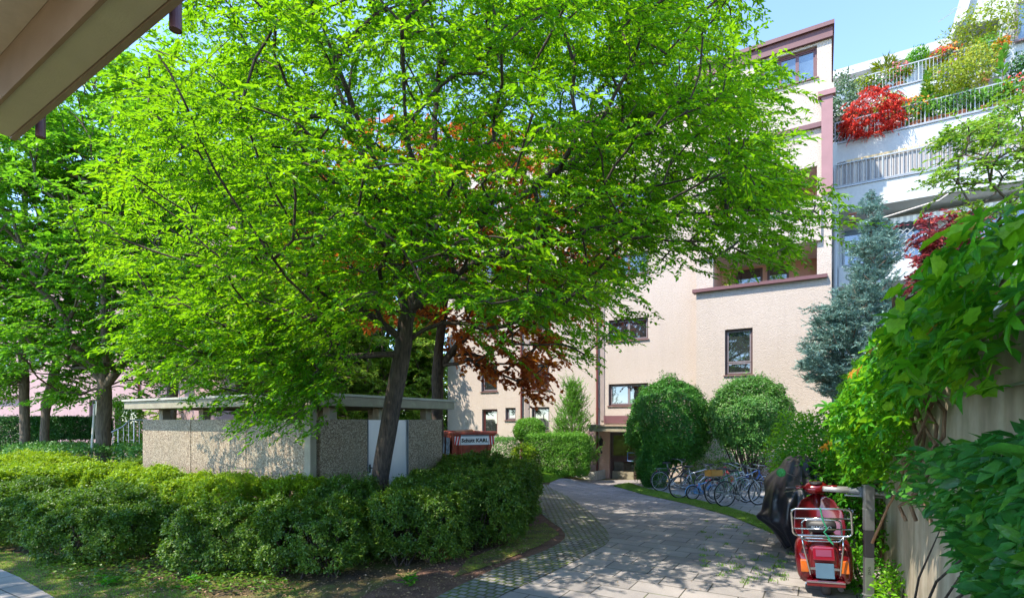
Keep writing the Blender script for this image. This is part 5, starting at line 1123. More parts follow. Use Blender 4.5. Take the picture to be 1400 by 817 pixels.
# ------------------------------------------------------------------ plants on the terraces
def lw(u, v): return L2W(u, v)
def plant(px, v, zf, kind, h, r, label, mat, seed, leaf=0.09, wid=0.045, n=900, pot=M_terra, cat='potted plant', flower=None, name='potted_plant', stem=0.0, dv=0.35, T=T_DIAMOND):
    u = UZ(px, 500, v+dv)[0]; x, y = lw(u, v+dv); t = thing(name, label, cat, (x, y, zf)); rng = np.random.default_rng(seed)
    q = MB(); ph = 0.32; q.lathe([(0.13, 0), (0.18, ph-0.05), (0.20, ph-0.05), (0.20, ph), (0.16, ph), (0.15, ph-0.06)], (0, 0, 0), 14); q.build('pot', pot, t)
    zc = ph+stem
    if stem or kind == 'tree':
        q = MB(); q.tube([(0, 0, ph-0.08), (0.03, 0.02, ph+stem*0.5), (0, 0, ph+stem+0.15)], [0.03, 0.025, 0.02], 6); q.build('trunk', BK_mid, t)
    if kind in ('bush', 'tree'):
        blob_leaves('foliage', int(n*0.6), (x, y, zf+zc+h/2), (r, r, h/2), leaf*1.35, wid*1.45, mat, t, (x, y, zf), T=T, wob=0.22, depth=0.5, seed=seed, rng=rng)
    if kind == 'palm':
        m_ = 46; a = rng.uniform(0, 2*np.pi, m_); el = rng.uniform(-0.2, 1.35, m_); Ps = []; Ds = []; Nss = []; Ls = []
        for ai, e in zip(a, el):
            d = np.array([math.cos(ai)*math.cos(e), math.sin(ai)*math.cos(e), math.sin(e)])
            for k in range(9):
                s_ = 0.35+0.07*k; p = np.array([x, y, zf+zc])+d*r*s_*1.1-np.array([0, 0, 0.25])*(s_**2)*r; Ps.append(p); Ds.append(d+rng.normal(0, 0.35, 3)-np.array([0, 0, 0.2])); Nss.append((0, 0, 1)); Ls.append(0.3*r/0.6)
        leaf_obj('fronds', np.array(Ps), np.array(Ds), np.array(Nss, float), np.array(Ls), np.full(len(Ls), 0.03), T_DIAMOND, mat, t, (x, y, zf))
    if kind == 'spike':
        m_ = n; zz_ = rng.random(m_); a = rng.uniform(0, 2*np.pi, m_); d = np.stack([np.cos(a)*(1.05-zz_*0.7), np.sin(a)*(1.05-zz_*0.7), 0.5+0*zz_], 1)
        P_ = np.stack([0*a+x, 0*a+y, zf+ph+zz_*h*0.9], 1); leaf_obj('foliage', P_, d, np.tile([0, 0, 1.0], (m_, 1))+rng.normal(0, 0.3, (m_, 3)), leaf*(1.1-zz_*0.5), np.full(m_, wid), T_OVAL, mat, t, (x, y, zf))
        q = MB(); q.tube([(0, 0, 0.2), (0, 0, ph+h*0.9)], 0.015, 5); q.build('stem', BK_mid, t)
    if flower:
        blob_leaves('blossoms', 150, (x, y-0.05, zf+zc+h*0.68), (r*0.95, r*0.95, h*0.42), 0.085, 0.08, flower, t, (x, y, zf), wob=0.4, depth=0.3, seed=seed+1, rng=rng, T=T_LOBE)
    return t
z1, z2, z3 = 10.835, 13.556, 16.306
# upper terrace (third)
plant(1151, V[2]-1.6, 13.56, 'bush', 3.0, 0.62, 'tall grey green oleander at the left end of the upper terrace by the cream building', LF_oliv, 101, n=2600, leaf=0.13, cat='plant')
plant(1178, V[2], z3, 'bush', 0.7, 0.5, 'bright leafy pot plant left of the small palm on the top terrace', LF_yell, 102, n=900)
plant(1212, V[2], z3, 'palm', 0.9, 0.75, 'spiky small palm on the top terrace', LF_yell, 103, stem=0.5, name='potted_palm', cat='palm')
plant(1196, V[2], z3, 'bush', 0.5, 0.35, 'low green pot with white flowers left of the palm', LF_box, 104, n=500, flower=leafmat('petal_white', (0.7, 0.6, 0.6), (0.85, 0.8, 0.8), (0.8, 0.8, 0.8), 0.2))
plant(1229, V[2], z3, 'bush', 0.6, 0.42, 'pot of pinkish red geraniums beside the palm', LF_box, 105, n=500, flower=LF_flp, stem=0.1)
plant(1255, V[2], z3, 'tree', 0.6, 0.36, 'small dark standard tree in a pot on the top terrace', LF_left, 106, n=700, stem=0.85, leaf=0.12, name='potted_tree', cat='tree', dv=0.7)
plant(1287, V[2], z3, 'bush', 0.6, 0.42, 'red geraniums on the top terrace near the aerial', LF_yell, 107, n=500, flower=LF_flr, stem=0.35)
plant(1270, V[2], z3, 'spike', 0.9, 0.3, 'slender striped grass in a pot between the geraniums', LF_yell, 108, n=70, leaf=0.35, wid=0.03)
plant(1300, V[2], z3, 'bush', 1.0, 0.45, 'beige flowering bush on the top terrace below the aerial', LF_oliv, 109, n=800, flower=LF_flo)
plant(1308, V[2]-0.25, z3-0.9, 'bush', 0.7, 0.5, 'violet flowers trailing over the top terrace railing', LF_box, 110, n=500, flower=LF_flv, dv=0.0)
plant(1345, V[2]+0.1, z3, 'tree', 1.4, 1.25, 'airy yellow leaved tree spreading above the top terrace', LF_yell, 111, n=2600, stem=0.9, leaf=0.12, name='yellow_leaved_tree', cat='tree', dv=0.6)
plant(1347, V[2]-0.2, z3-0.7, 'bush', 1.5, 0.6, 'dark green climber on the railing below the yellow leaved tree', LF_box, 112, n=1300, dv=0.2)
plant(1368, V[2]-0.3, z3-0.2, 'bush', 0.6, 0.3, 'small pot with orange leaves at the right end of the top railing', LF_yell, 113, n=350, flower=LF_flo, dv=0.1)
# middle terrace (second)
def redmaple():
    v = V[1]+0.25; u = UZ(1187, 500, v)[0]; x, y = lw(u, v); rng = np.random.default_rng(120)
    C = []
    for k in range(120):
        d = unit(rng.normal(0, 1, 3)); C.append([x+d[0]*1.0, y+d[1]*0.8-0.25, z2+1.0+d[2]*0.85-0.0])
    C = np.array(C); C[:, 2] -= 0.5*np.maximum(0, np.abs(C[:, 0]-x)-0.5)
    tree('red_maple', 'vivid red japanese maple spilling over the terrace railing', 'tree', [[(x, y, z2), (x+0.05, y, z2+0.6), (x, y, z2+1.1)]], C, 0.04, LF_red, BK_dark, n_tw=5, tw_len=0.3, n_lf=12, leaf=0.14, wid=0.035, rng=rng, droop=0.7, spread=90)
redmaple()
plant(1214, V[1], z2, 'bush', 0.9, 0.6, 'yellow green feathery shrub behind the red maple', LF_yell, 121, n=1200, stem=0.9, dv=1.2)
plant(1268, V[1], z2, 'spike', 2.0, 0.3, 'tall leafy upright shrub behind the middle railing', LF_conif, 122, n=120, leaf=0.42, wid=0.12, stem=0)
plant(1252, V[1], z2, 'bush', 0.9, 0.5, 'green pot plant with orange blossoms left of the upright shrub', LF_box, 123, n=900, flower=LF_flo)
plant(1297, V[1], z2, 'bush', 1.25, 0.78, 'round yellow green shrub standing out above the middle railing', LF_yell, 124, n=2400, stem=0.75, leaf=0.08)
plant(1330, V[1], z2, 'bush', 1.9, 0.72, 'taller olive yellow shrub right of the round one', leafmat('leaf_olive_yellow', (0.16, 0.24, 0.02), (0.36, 0.40, 0.03), (0.5, 0.5, 0.03), 0.3), 125, n=2600, stem=0.8, leaf=0.09, dv=0.8)
plant(1283, V[1], z2, 'bush', 0.8, 0.5, 'low green leaves behind the middle railing under the round shrub', LF_box, 126, n=900)
plant(1315, V[1], z2, 'bush', 0.75, 0.5, 'dark green leaves behind the middle railing under the olive shrub', LF_priv, 127, n=900, pot=M_terra)
plant(1345, V[1], z2, 'bush', 0.6, 0.5, 'leafy terracotta pot behind the railing below the gable', LF_box, 128, n=800)
plant(1371, V[1], z2, 'spike', 2.3, 0.3, 'tall sunflower like plant in front of the white gable wall', LF_conif, 129, n=110, leaf=0.40, wid=0.12)
plant(1362, V[1], z2, 'bush', 0.7, 0.5, 'low pot plant left of the sunflower like plant', LF_box, 130, n=800)
plant(1390, V[1], z2, 'bush', 0.7, 0.5, 'pot plant with dark red flowers at the right end of the middle railing', LF_box, 131, n=800, flower=LF_flr)
plant(1402, V[1], z2, 'bush', 1.0, 0.5, 'clipped dark globe in a pot at the right picture edge', LF_yew, 132, n=1500, stem=0.9, dv=0.9)
# balcony plant of the cream building
u = rec[0][0]+0.45; x, y = L2W(u, VB+0.6); t = thing('potted_vine', 'small yellow green climber in a pot on the cream building balcony', 'potted plant', (x, y, rec[0][2]-0.95))
q = MB(); q.lathe([(0.12, 0), (0.17, 0.3), (0.14, 0.3)], (0, 0, 0), 12); q.build('pot', M_terra, t); blob_leaves('foliage', 260, (x, y, rec[0][2]+0.15), (0.18, 0.15, 0.7), 0.10, 0.06, LF_yell, t, (x, y, rec[0][2]-0.95), depth=0.6, seed=3)

# ------------------------------------------------------------------ grass, moss plants and litter
def scatter(name, poly, n, fn, mat, label, seed, kind='stuff'):
    rng = np.random.default_rng(seed); P = np.array(poly); lo_, hi_ = P.min(0), P.max(0); pts = np.zeros((0, 2))
    while len(pts) < n:
        c = rng.uniform(lo_, hi_, (n*2, 2)); pts = np.concatenate([pts, c[in_poly(c[:, 0], c[:, 1], poly)]])
    pts = pts[:n]; Z = np.array([zg(a, b) for a, b in pts]); P3 = np.concatenate([pts, Z[:, None]], 1)
    V, F = fn(P3, rng); o = np_mesh(name, V, F, mat); tag(o, label, name.replace('_', ' '), kind=kind); return o
def blades(L, Wd):
    def f(P, rng):
        n = len(P); D = unit(np.stack([rng.normal(0, 0.45, n), rng.normal(0, 0.45, n), np.ones(n)], 1)); N = unit(rng.normal(0, 1, (n, 3))); return leaves(P, D, N, L*rng.uniform(0.4, 1.3, n), np.full(n, Wd), T_DIAMOND)
    return f
def flats(L, Wd, h=0.02, tilt=0.3):
    def f(P, rng):
        n = len(P); P = P.copy(); P[:, 2] += rng.uniform(0.012, h+0.012, n); D = unit(np.stack([rng.normal(0, 1, n), rng.normal(0, 1, n), rng.normal(0, 0.15, n)], 1)); N = unit(np.stack([rng.normal(0, tilt, n), rng.normal(0, tilt, n), np.ones(n)], 1)); return leaves(P, D, N, L*rng.uniform(0.4, 1.3, n), Wd*rng.uniform(0.7, 1.2, n), T_DIAMOND)
    return f
verge = grass_near+[G(1075, 735), G(1100, 726)]+grass_far[::-1]
scatter('verge_grass', verge, 26000, blades(0.05, 0.006), LF_grass, 'short green grass of the curved verge between path and bicycles', 201)
scatter('lawn_grass', [G(731, 661), G(752, 659), G(768, 653), G(800, 645), (1.5, 20.5), (-1.5, 23), (-2.5, 19), (0.3, 15.0)], 26000, blades(0.08, 0.014), LF_grass, 'sunny lawn grass beside the box hedge and the skip', 202)
scatter('moss_tufts', moss, 9000, blades(0.035, 0.006), LF_grass, 'mossy tufts along the side path', 203)
mp2 = [G(740, 745), G(765, 730), G(745, 715), G(715, 722), G(690, 745), G(640, 765), G(620, 790), G(680, 770)]
scatter('moss_cushion_blades', mp2, 6000, blades(0.03, 0.006), LF_grass, 'mossy green patch under the corner shrub by the cobbles', 204)
scatter('ground_cover_plants', [G(60, 790), G(230, 812), G(420, 815), G(330, 770), G(150, 772), G(40, 757)], 2600, flats(0.06, 0.035, 0.10, 0.4), LF_hedge, 'small leafy ground cover under the front shrubs', 205)
scatter('fallen_leaves', [G(60, 775), (-4, 5.2), (-2.5, 5.0), G(590, 815), G(690, 770), G(760, 735), G(730, 715), (-0.6, 8.2), (-4, 8.2), (-7, 8.5)], 4200, flats(0.04, 0.022, 0.015, 0.5), LF_dry, 'dry fallen leaves and bark bits on the soil of the bed', 206)
cobp = [(x, y) for x, y in cob]
scatter('joint_moss', cobp, 9000, blades(0.018, 0.006), LF_grass, 'moss and tiny grass in the cobble joints', 207)
scatter('path_litter', [G(700, 815), G(1090, 812), G(1060, 735), G(960, 695), G(860, 668), G(770, 668), G(840, 740)], 260, flats(0.03, 0.016, 0.004, 0.2), LF_dry, 'few dry leaf bits scattered on the slabs', 208)
rw = np.random.default_rng(300); tufts = []
for k in range(46):
    px = rw.uniform(960, 1090); py = rw.uniform(705, 800)
    if py < 705+(px-960)*0.25: continue
    a, b = G(px, py); c = rw.normal(0, 0.035, (26, 2))+np.array([a, b]); tufts.append(c)
cP = np.concatenate(tufts); P3 = np.concatenate([cP, np.array([[zg(a, b)] for a, b in cP])], 1)
V_, F_ = blades(0.05, 0.007)(P3, rw); tag(np_mesh('joint_weeds', V_, F_, LF_grass), 'little weed tufts growing in the slab joints near the scooter', 'weeds', kind='stuff')
# a few weeds with broad leaves in the moss
for i, (px, py, lab) in enumerate(((150, 800, 'small broad leaved weed in the moss near the side path'), (560, 800, 'low leafy weed at the mulch edge under the front shrubs'), (265, 800, 'weed rosette with upright leaves under the dark front shrub'))):
    a, b = G(px, py); rng = np.random.default_rng(400+i); n = 60; t = thing('weed_plant', lab, 'weed', (a, b, zg(a, b)))
    an = rng.uniform(0, 6.28, n); P_ = np.stack([rng.normal(0, 0.05, n), rng.normal(0, 0.05, n), rng.uniform(0.01, 0.12, n)], 1); D_ = np.stack([np.cos(an), np.sin(an), rng.uniform(0, 0.7, n)], 1)
    leaf_obj('leaves', P_, D_, np.tile([0, 0, 1.0], (n, 1))+rng.normal(0, 0.3, (n, 3)), 0.07*rng.uniform(0.6, 1.3, n), np.full(n, 0.035), T_OVAL, LF_vine, t)

rng_ = np.random.default_rng(501); n = 30000; P = np.stack([rng_.uniform(-26, 1.5, n), rng_.normal(38, 1.2, n), 0.2+9.0*rng_.random(n)**0.9], 1); P[:, 2] *= 0.75+0.35*np.array([mnoise.noise(Vector((a*0.35, 0, 3))) for a in P[:, 0]])
D = unit(rng_.normal(0, 1, (n, 3))); V_, F_ = leaves(P, D, unit(rng_.normal(0, 0.5, (n, 3))+np.array([0, -0.5, 0.7])), 0.34*rng_.uniform(0.6, 1.2, n), np.full(n, 0.17), T_DIAMOND)
tag(np_mesh('distant_trees', V_, F_, LF_back), 'distant mass of sunlit trees closing the courtyard behind the bin shelter', 'trees', kind='stuff')
# ------------------------------------------------------------------ bicycles
def ringpts(c, R, n=28): return [(c[0]+R*math.cos(2*math.pi*k/n), c[1], c[2]+R*math.sin(2*math.pi*k/n)) for k in range(n)]
def make_bike(label, frame_mat, x, y, rz, R=0.335, wb=1.04, saddle_mat=None, bar='flat', rack=False, fender=None, lean=0.06, basket=None, kid=False, step=False, rim_mat=None):
    z = zg(x, y); t = thing('bicycle', label, 'bicycle', (x, y, z), rz, 'bicycles parked in a row before the facade'); t.rotation_euler = (lean, 0, rz)
    s = 1.0 if not kid else 0.62; wbx = wb*s; R = R*s; sd = saddle_mat or M_black
    bb = (0.43*s, 0, 0.28*s); st_top = (0.28*s, 0, 0.78*s if not step else 0.80*s); hd_t = (0.80*s, 0, 0.84*s); hd_b = (0.84*s, 0, 0.70*s); r_ax = (0, 0, R); f_ax = (wbx, 0, R)
    seat_lug = (0.305*s, 0, 0.70*s)
    m = MB(); r = 0.017
    m.tube([bb, st_top], r, 8); m.tube([bb, hd_b], r*1.15, 8)
    if step: m.tube([(0.37*s, 0, 0.45*s), (0.6*s, 0, 0.52*s), hd_t], r, 8)
    else: m.tube([seat_lug, hd_t], r, 8)
    m.tube([hd_t, hd_b], r*1.25, 8)
    for q in (-1, 1):
        m.tube([(seat_lug[0], 0.02*q, seat_lug[2]), (0, 0.055*q, R)], 0.009, 6); m.tube([(bb[0], 0.03*q, bb[2]), (0, 0.055*q, R)], 0.010, 6)
    fr = m.build('frame', frame_mat, t, smooth=True)
    m = MB(); 
    for q in (-1, 1): m.tube([(hd_b[0], 0.01*q, hd_b[2]), (hd_b[0]+0.02, 0.05*q, hd_b[2]-0.06), (f_ax[0]-0.03, 0.052*q, R+0.15), (f_ax[0], 0.05*q, R)], [0.016, 0.015, 0.012, 0.009], 6)
    m.build('fork', frame_mat, t, smooth=True)
    for ax in (r_ax, f_ax):
        m = MB(); m.torus((0, 0, 0), R-0.018, 0.018, 'y', 32, 6); w = m.build('wheel', M_rubber, t, smooth=True); w.location = ax
        m = MB(); m.torus((0, 0, 0), R-0.043, 0.010, 'y', 32, 5); m.build('rim', rim_mat or M_galv, w, smooth=True)
        m = MB()
        for k in range(24):
            a = 2*math.pi*k/24; q = 0.022 if k % 2 else -0.022; m.tube([(0.02*math.cos(a+0.6), q, 0.02*math.sin(a+0.6)), ((R-0.045)*math.cos(a), 0, (R-0.045)*math.sin(a))], 0.0018, 3, cap=False)
        m.lathe([(0.022, -0.045), (0.018, 0), (0.022, 0.045)], (0, 0, 0), 10, 'y'); m.build('spokes', M_galv, w)
    m = MB(); m.tube([st_top, (st_top[0]-0.03*s, 0, st_top[2]+0.12*s)], 0.013, 8); m.build('seat_post', M_galv, t)
    sx, sz = st_top[0]-0.03*s, st_top[2]+0.13*s
    rings = []
    for fx, hw, h in ((-0.14, 0.02, 0.01), (-0.12, 0.075, 0.035), (-0.04, 0.075, 0.035), (0.05, 0.035, 0.028), (0.13, 0.022, 0.02), (0.15, 0.008, 0.008)):
        rings.append([(sx+fx*s, hw*s*math.cos(a), sz+h*s*math.sin(a)+0.01) for a in [2*math.pi*k/10 for k in range(10)]])
    MB().loft(rings).build('saddle', sd, t, smooth=True)
    m = MB(); m.tube([hd_t, (hd_t[0]-0.02*s, 0, hd_t[2]+0.09*s), (hd_t[0]+0.05*s, 0, hd_t[2]+0.11*s)], 0.014, 8)
    hx, hz = hd_t[0]+0.05*s, hd_t[2]+0.11*s
    if bar == 'flat': m.tube([(hx-0.05, -0.29*s, hz+0.01), (hx, -0.1, hz), (hx, 0.1, hz), (hx-0.05, 0.29*s, hz+0.01)], 0.012, 8)
    else: m.tube([(hx-0.24*s, -0.28*s, hz+0.08), (hx-0.08, -0.25*s, hz+0.09), (hx, -0.07, hz), (hx, 0.07, hz), (hx-0.08, 0.25*s, hz+0.09), (hx-0.24*s, 0.28*s, hz+0.08)], 0.012, 8)
    hb = m.build('handlebar', M_galv, t, smooth=True)
    for q in (-1, 1):
        a = (hx-0.05, 0.2*s*q, hz+0.01) if bar == 'flat' else (hx-0.12*s, 0.262*s*q, hz+0.087); b = (hx-0.05, 0.31*s*q, hz+0.01) if bar == 'flat' else (hx-0.27*s, 0.285*s*q, hz+0.08)
        MB().tube([a, b], 0.017, 8).build('grip', M_black, hb)
    m = MB(); m.lathe([(0.095*s, 0.045), (0.095*s, 0.05)], bb, 20, 'y'); m.tube([(bb[0], 0.06, bb[2]), (bb[0]+0.12*s, 0.07, bb[2]-0.12*s)], 0.010, 6); m.tube([(bb[0], -0.06, bb[2]), (bb[0]-0.12*s, -0.07, bb[2]+0.12*s)], 0.010, 6)
    m.box(bb[0]+0.08*s, bb[0]+0.17*s, 0.07, 0.15, bb[2]-0.135*s, bb[2]-0.115*s); m.box(bb[0]-0.17*s, bb[0]-0.08*s, -0.15, -0.07, bb[2]+0.115*s, bb[2]+0.135*s)
    m.build('crank', M_galv, t)
    m = MB(); m.tube([(0, 0.048, R+0.035), (bb[0], 0.048, bb[2]+0.09*s)], 0.005, 4); m.tube([(0, 0.048, R-0.035), (bb[0], 0.048, bb[2]-0.09*s)], 0.005, 4); m.build('chain', M_black, t)
    if rack:
        m = MB(); z_ = 2*R+0.07
        for q in (-0.05, 0.05): m.tube([(0.24, q, z_), (-0.16, q, z_)], 0.006, 5); m.tube([(-0.06, q, z_), (0, q*1.2, R)], 0.006, 5)
        for k in range(4): m.tube([(-0.15+k*0.11, -0.05, z_), (-0.15+k*0.11, 0.05, z_)], 0.005, 4)
        m.build('rack', M_grey, t)
    if fender:
        m = MB()
        for ax, a0, a1 in ((r_ax, 20, 190), (f_ax, 30, 165)):
            rg = []
            for k in range(15):
                a = math.radians(a0+(a1-a0)*k/14); Rf = R+0.022; rg.append([(ax[0]+(Rf+d)*math.cos(a), q, ax[2]+(Rf+d)*math.sin(a)) for q, d in ((-0.025*1, -0.008), (0, 0.0), (0.025, -0.008), (0.022, -0.012), (0, -0.004), (-0.022, -0.012))])
            m.loft(rg)
        m.build('mudguard', fender, t, smooth=True)
        if kid:
            m = MB(); m.box(-0.02, bb[0]+0.1, 0.055, 0.075, R-0.05, R+0.05, 0.008); m.build('chain_guard', fender, t)
    m = MB(); m.lathe([(0.02, -0.012), (0.024, 0.0), (0.012, 0.008)], (-0.12*s if rack else seat_lug[0]-0.1*s, 0, 0.66*s), 10, 'x'); m.build('rear_reflector', M_redp, t)
    if basket:
        m = MB(); a, b, z_ = (-0.18, 0.18, 2*R+0.08)
        m.box(a, b, -0.13, 0.13, z_, z_+0.015); m.box(a, a+0.012, -0.13, 0.13, z_+0.016, z_+0.16); m.box(b-0.012, b, -0.13, 0.13, z_+0.016, z_+0.16); m.box(a+0.013, b-0.013, -0.13, -0.118, z_+0.016, z_+0.16); m.box(a+0.013, b-0.013, 0.118, 0.13, z_+0.016, z_+0.16)
        m.build('crate', basket, t)
    return t
F_teal = flat('frame_teal', (0.03, 0.22, 0.22), 0.3, 0.3, coat=0.4); F_silver = flat('frame_silver', (0.36, 0.37, 0.40), 0.25, 0.7, coat=0.3)
F_black = flat('frame_black', (0.03, 0.03, 0.035), 0.3, coat=0.4); F_blue = flat('frame_blue', (0.04, 0.12, 0.35), 0.3, coat=0.4); F_lblue = flat('frame_light_blue', (0.10, 0.30, 0.60), 0.3, coat=0.4)
F_green = flat('frame_dark_green', (0.02, 0.14, 0.06), 0.3, coat=0.4); F_white = flat('frame_white', (0.42, 0.44, 0.46), 0.3, coat=0.4); F_dred = flat('frame_dark_red', (0.30, 0.02, 0.03), 0.3, coat=0.4)
S_brown = flat('saddle_brown', (0.28, 0.09, 0.05), 0.5); S_yel = flat('crate_yellow', (0.50, 0.22, 0.03), 0.5)
BA = 0.30
def bpos(px, py): return G(px, py)
def bike(px, py, rz, label, fm, **k):
    x, y = G(px, py); return make_bike(label, fm, x, y, rz, **k)
bike(892, 665.5, 0.18, 'teal bicycle with brown saddle at the left end of the row by the yew', F_teal, saddle_mat=S_brown, bar='swept', rack=True, lean=0.05, fender=None, rim_mat=M_whitep)
bike(903, 671.5, 0.22, 'black city bicycle with mudguards, second from the yew', F_black, rack=True, fender=F_black, bar='swept', lean=-0.05)
bike(929, 681, 0.16, 'silver grey bicycle with large wheels left of the child bicycle', F_silver, bar='flat', lean=0.04)
bike(947, 683, 0.12, 'small light blue child bicycle with chain guard', F_lblue, kid=True, fender=F_lblue, lean=0.03, bar='swept')
bike(978, 687.5, 0.20, 'white framed bicycle with raised handlebar right of the child bicycle', F_white, bar='swept', fender=F_black, lean=0.05)
bike(977.5, 689.5, 0.35, 'dark green bicycle carrying a yellow crate on its rack', F_green, rack=True, basket=S_yel, bar='swept', lean=-0.06)
bike(991, 692.8, 0.30, 'silver mountain bicycle nearest to the path in the row', F_silver, bar='flat', lean=0.02)
bike(1012, 684, 0.55, 'blue bicycle mostly hidden behind the silver mountain bicycle', F_blue, bar='flat', rack=True, lean=0.04)
bike(962, 676, 0.25, 'dark red bicycle standing furthest back between the others', F_dred, bar='flat', lean=-0.04)

# ------------------------------------------------------------------ red scooter seen from behind
sx, sy = 3.64, 6.10; SR = math.atan2(-0.37, 0.93)
SZ = zg(sx, sy); T = thing('scooter', 'red scooter with chrome rear rack parked beside the barrier post', 'scooter', (sx, sy, SZ), TH*0.9); T.rotation_euler = (0, math.radians(-4), TH*0.9-0.02)
def sring(y, w, z0, z1, p=3.0, n=20, cx=0.0):
    out_ = []
    for k in range(n):
        a = 2*math.pi*k/n; c, s_ = math.cos(a), math.sin(a); out_.append((cx+w*math.copysign(abs(c)**(2/p), c), y, (z0+z1)/2+(z1-z0)/2*math.copysign(abs(s_)**(2/p), s_)))
    return out_
MB().loft([sring(-0.27, 0.115, 0.30, 0.60), sring(-0.25, 0.15, 0.24, 0.66), sring(-0.1, 0.17, 0.2, 0.72), sring(0.2, 0.17, 0.2, 0.74), sring(0.45, 0.14, 0.2, 0.72), sring(0.52, 0.10, 0.22, 0.66)]).build('body', M_red, T, smooth=True)
for q in (-1, 1):
    MB().loft([sring(-0.22, 0.045, 0.26, 0.42, 2.6, cx=q*0.165), sring(-0.17, 0.09, 0.17, 0.56, 2.8, cx=q*0.178), sring(-0.02, 0.12, 0.14, 0.655, 2.8, cx=q*0.172), sring(0.18, 0.13, 0.17, 0.66, 2.6, cx=q*0.165), sring(0.36, 0.09, 0.22, 0.60, 2.4, cx=q*0.165), sring(0.46, 0.03, 0.3, 0.5, 2.2, cx=q*0.14)]).build('side_cowl', M_red, T, smooth=True)
    MB().box(q*0.195-0.04, q*0.195+0.04, -0.235, -0.13, 0.30, 0.44, 0.012).build('indicator', M_orange, T)
# tail apron, lights, plate
MB().box(-0.19, 0.19, -0.275, -0.12, 0.155, 0.225, 0.02).build('rear_apron', M_red, T)
MB().box(-0.185, 0.185, -0.285, -0.276, 0.20, 0.212).build('trim_strip', M_chrome, T)
tl = MB().box(-0.105, 0.105, -0.305, -0.25, 0.455, 0.605, 0.015).build('tail_light', M_tail, T); MB().box(-0.075, 0.075, -0.309, -0.3055, 0.50, 0.575).build('lens', M_lens, tl)
MB().box(-0.09, 0.09, -0.30, -0.288, 0.255, 0.42, 0.004).build('number_plate', M_plate, T)
m = MB(); m.box(-0.14, 0.14, -0.289, -0.281, 0.345, 0.372); m.build('plate_bracket', M_chrome, T)
# chrome rack
m = MB(); yb0 = -0.30
def rr_rect(x, z0, z1, y0, y1, r=0.05):
    pts = []
    for cx, cz, a0 in ((x-r, z1-r, 0), (-x+r, z1-r, 90), (-x+r, z0+r, 180), (x-r, z0+r, 270)):
        for k in range(5):
            a = math.radians(a0+90*k/4); zz = cz+r*math.sin(a); pts.append((cx+r*math.cos(a), y0+(y1-y0)*(zz-z0)/(z1-z0), zz))
    return pts
m.tube(rr_rect(0.285, 0.73, 1.04, yb0-0.02, yb0-0.10), 0.012, 8, closed=True)
for z in (0.81, 0.93): m.tube([(-0.285, yb0-0.02-0.08*(z-0.73)/0.31, z), (0.285, yb0-0.02-0.08*(z-0.73)/0.31, z)], 0.009, 8)
for q in (-1, 1): m.tube([(q*0.2, yb0-0.02, 0.735), (q*0.19, yb0-0.01, 0.6), (q*0.15, -0.29, 0.34), (q*0.14, -0.27, 0.26)], 0.010, 8)
m.tube([(-0.22, yb0-0.005, 0.70), (0.22, yb0-0.005, 0.70)], 0.012, 8); m.tube(rr_rect(0.19, 0.66, 0.90, -0.27, -0.28), 0.010, 8, closed=True)
m.build('rear_rack', M_chrome, T, smooth=True)
m = MB(); m.tube([(0.0, yb0-0.12, 1.05), (0.02, yb0-0.09, 0.9), (0.05, yb0-0.08, 0.82), (0.02, yb0-0.06, 0.78), (0.07, yb0-0.04, 0.70), (0.10, yb0-0.03, 0.64), (0.05, yb0-0.04, 0.70)], 0.008, 6); m.build('cord', M_green, T)
# saddle with small lettering
MB().loft([sring(-0.22, 0.13, 0.745, 0.87), sring(-0.17, 0.15, 0.735, 0.89), sring(0.1, 0.15, 0.735, 0.86), sring(0.3, 0.11, 0.735, 0.84), sring(0.44, 0.07, 0.73, 0.80)]).build('seat', M_black, T, smooth=True)
def text(name, s, size, mat, parent, loc, rot, ext=0.001, bold=0.0):
    c = bpy.data.curves.new(name, 'FONT'); c.body = s; c.size = size; c.extrude = ext; c.align_x = 'CENTER'; c.align_y = 'CENTER'; c.offset = bold; c.resolution_u = 2
    o = bpy.data.objects.new(name, c); COL.objects.link(o)
    dg = bpy.context.evaluated_depsgraph_get(); me = bpy.data.meshes.new_from_object(o.evaluated_get(dg)); bpy.data.objects.remove(o)
    me.materials.clear(); me.materials.append(mat); o = bpy.data.objects.new(name, me); COL.objects.link(o)
    if parent: o.parent = parent
    o.location = loc; o.rotation_euler = rot; return o
text('lettering', 'PIAGGIO', 0.05, M_whitep, T, (0, -0.222, 0.80), (math.radians(90), 0, 0), bold=0.001)
# wheel, leg shield, headset, bars, mirror
m = MB(); m.lathe([(0.13, -0.045), (0.195, -0.045), (0.215, -0.02), (0.215, 0.02), (0.195, 0.045), (0.13, 0.045)], (0, 0, 0), 24, 'x'); w1_ = m.build('wheel', M_rubber, T, smooth=True); w1_.location = (0.0, -0.02, 0.215)
m = MB(); m.lathe([(0.02, -0.046), (0.13, -0.04), (0.13, 0.04), (0.02, 0.046)], (0, 0, 0), 16, 'x'); m.build('rim', M_galv, w1_)
w2_ = w1_.copy(); COL.objects.link(w2_); w2_.location = (0, 1.2, 0.215)
m = MB(); m.box(-0.17, 0.17, 0.5, 1.0, 0.24, 0.29, 0.02); m.build('floorboard', M_red, T)
pr = []
for z, w_s, y in ((0.28, 0.16, 0.98), (0.4, 0.25, 1.0), (0.6, 0.30, 1.03), (0.8, 0.28, 1.07), (0.95, 0.19, 1.1), (1.02, 0.07, 1.12)):
    pr.append([(w_s*math.cos(a), y-0.10*abs(math.cos(a))**2+0.03*math.sin(a), z) for a in [2*math.pi*k/20 for k in range(20)]])
MB().loft(pr).build('leg_shield', M_red, T, smooth=True)
m = MB(); m.tube([(0, 1.2, 0.25), (0, 1.12, 0.6), (0, 1.06, 1.03)], [0.04, 0.05, 0.045], 10); m.build('steering_column', M_red, T, smooth=True)
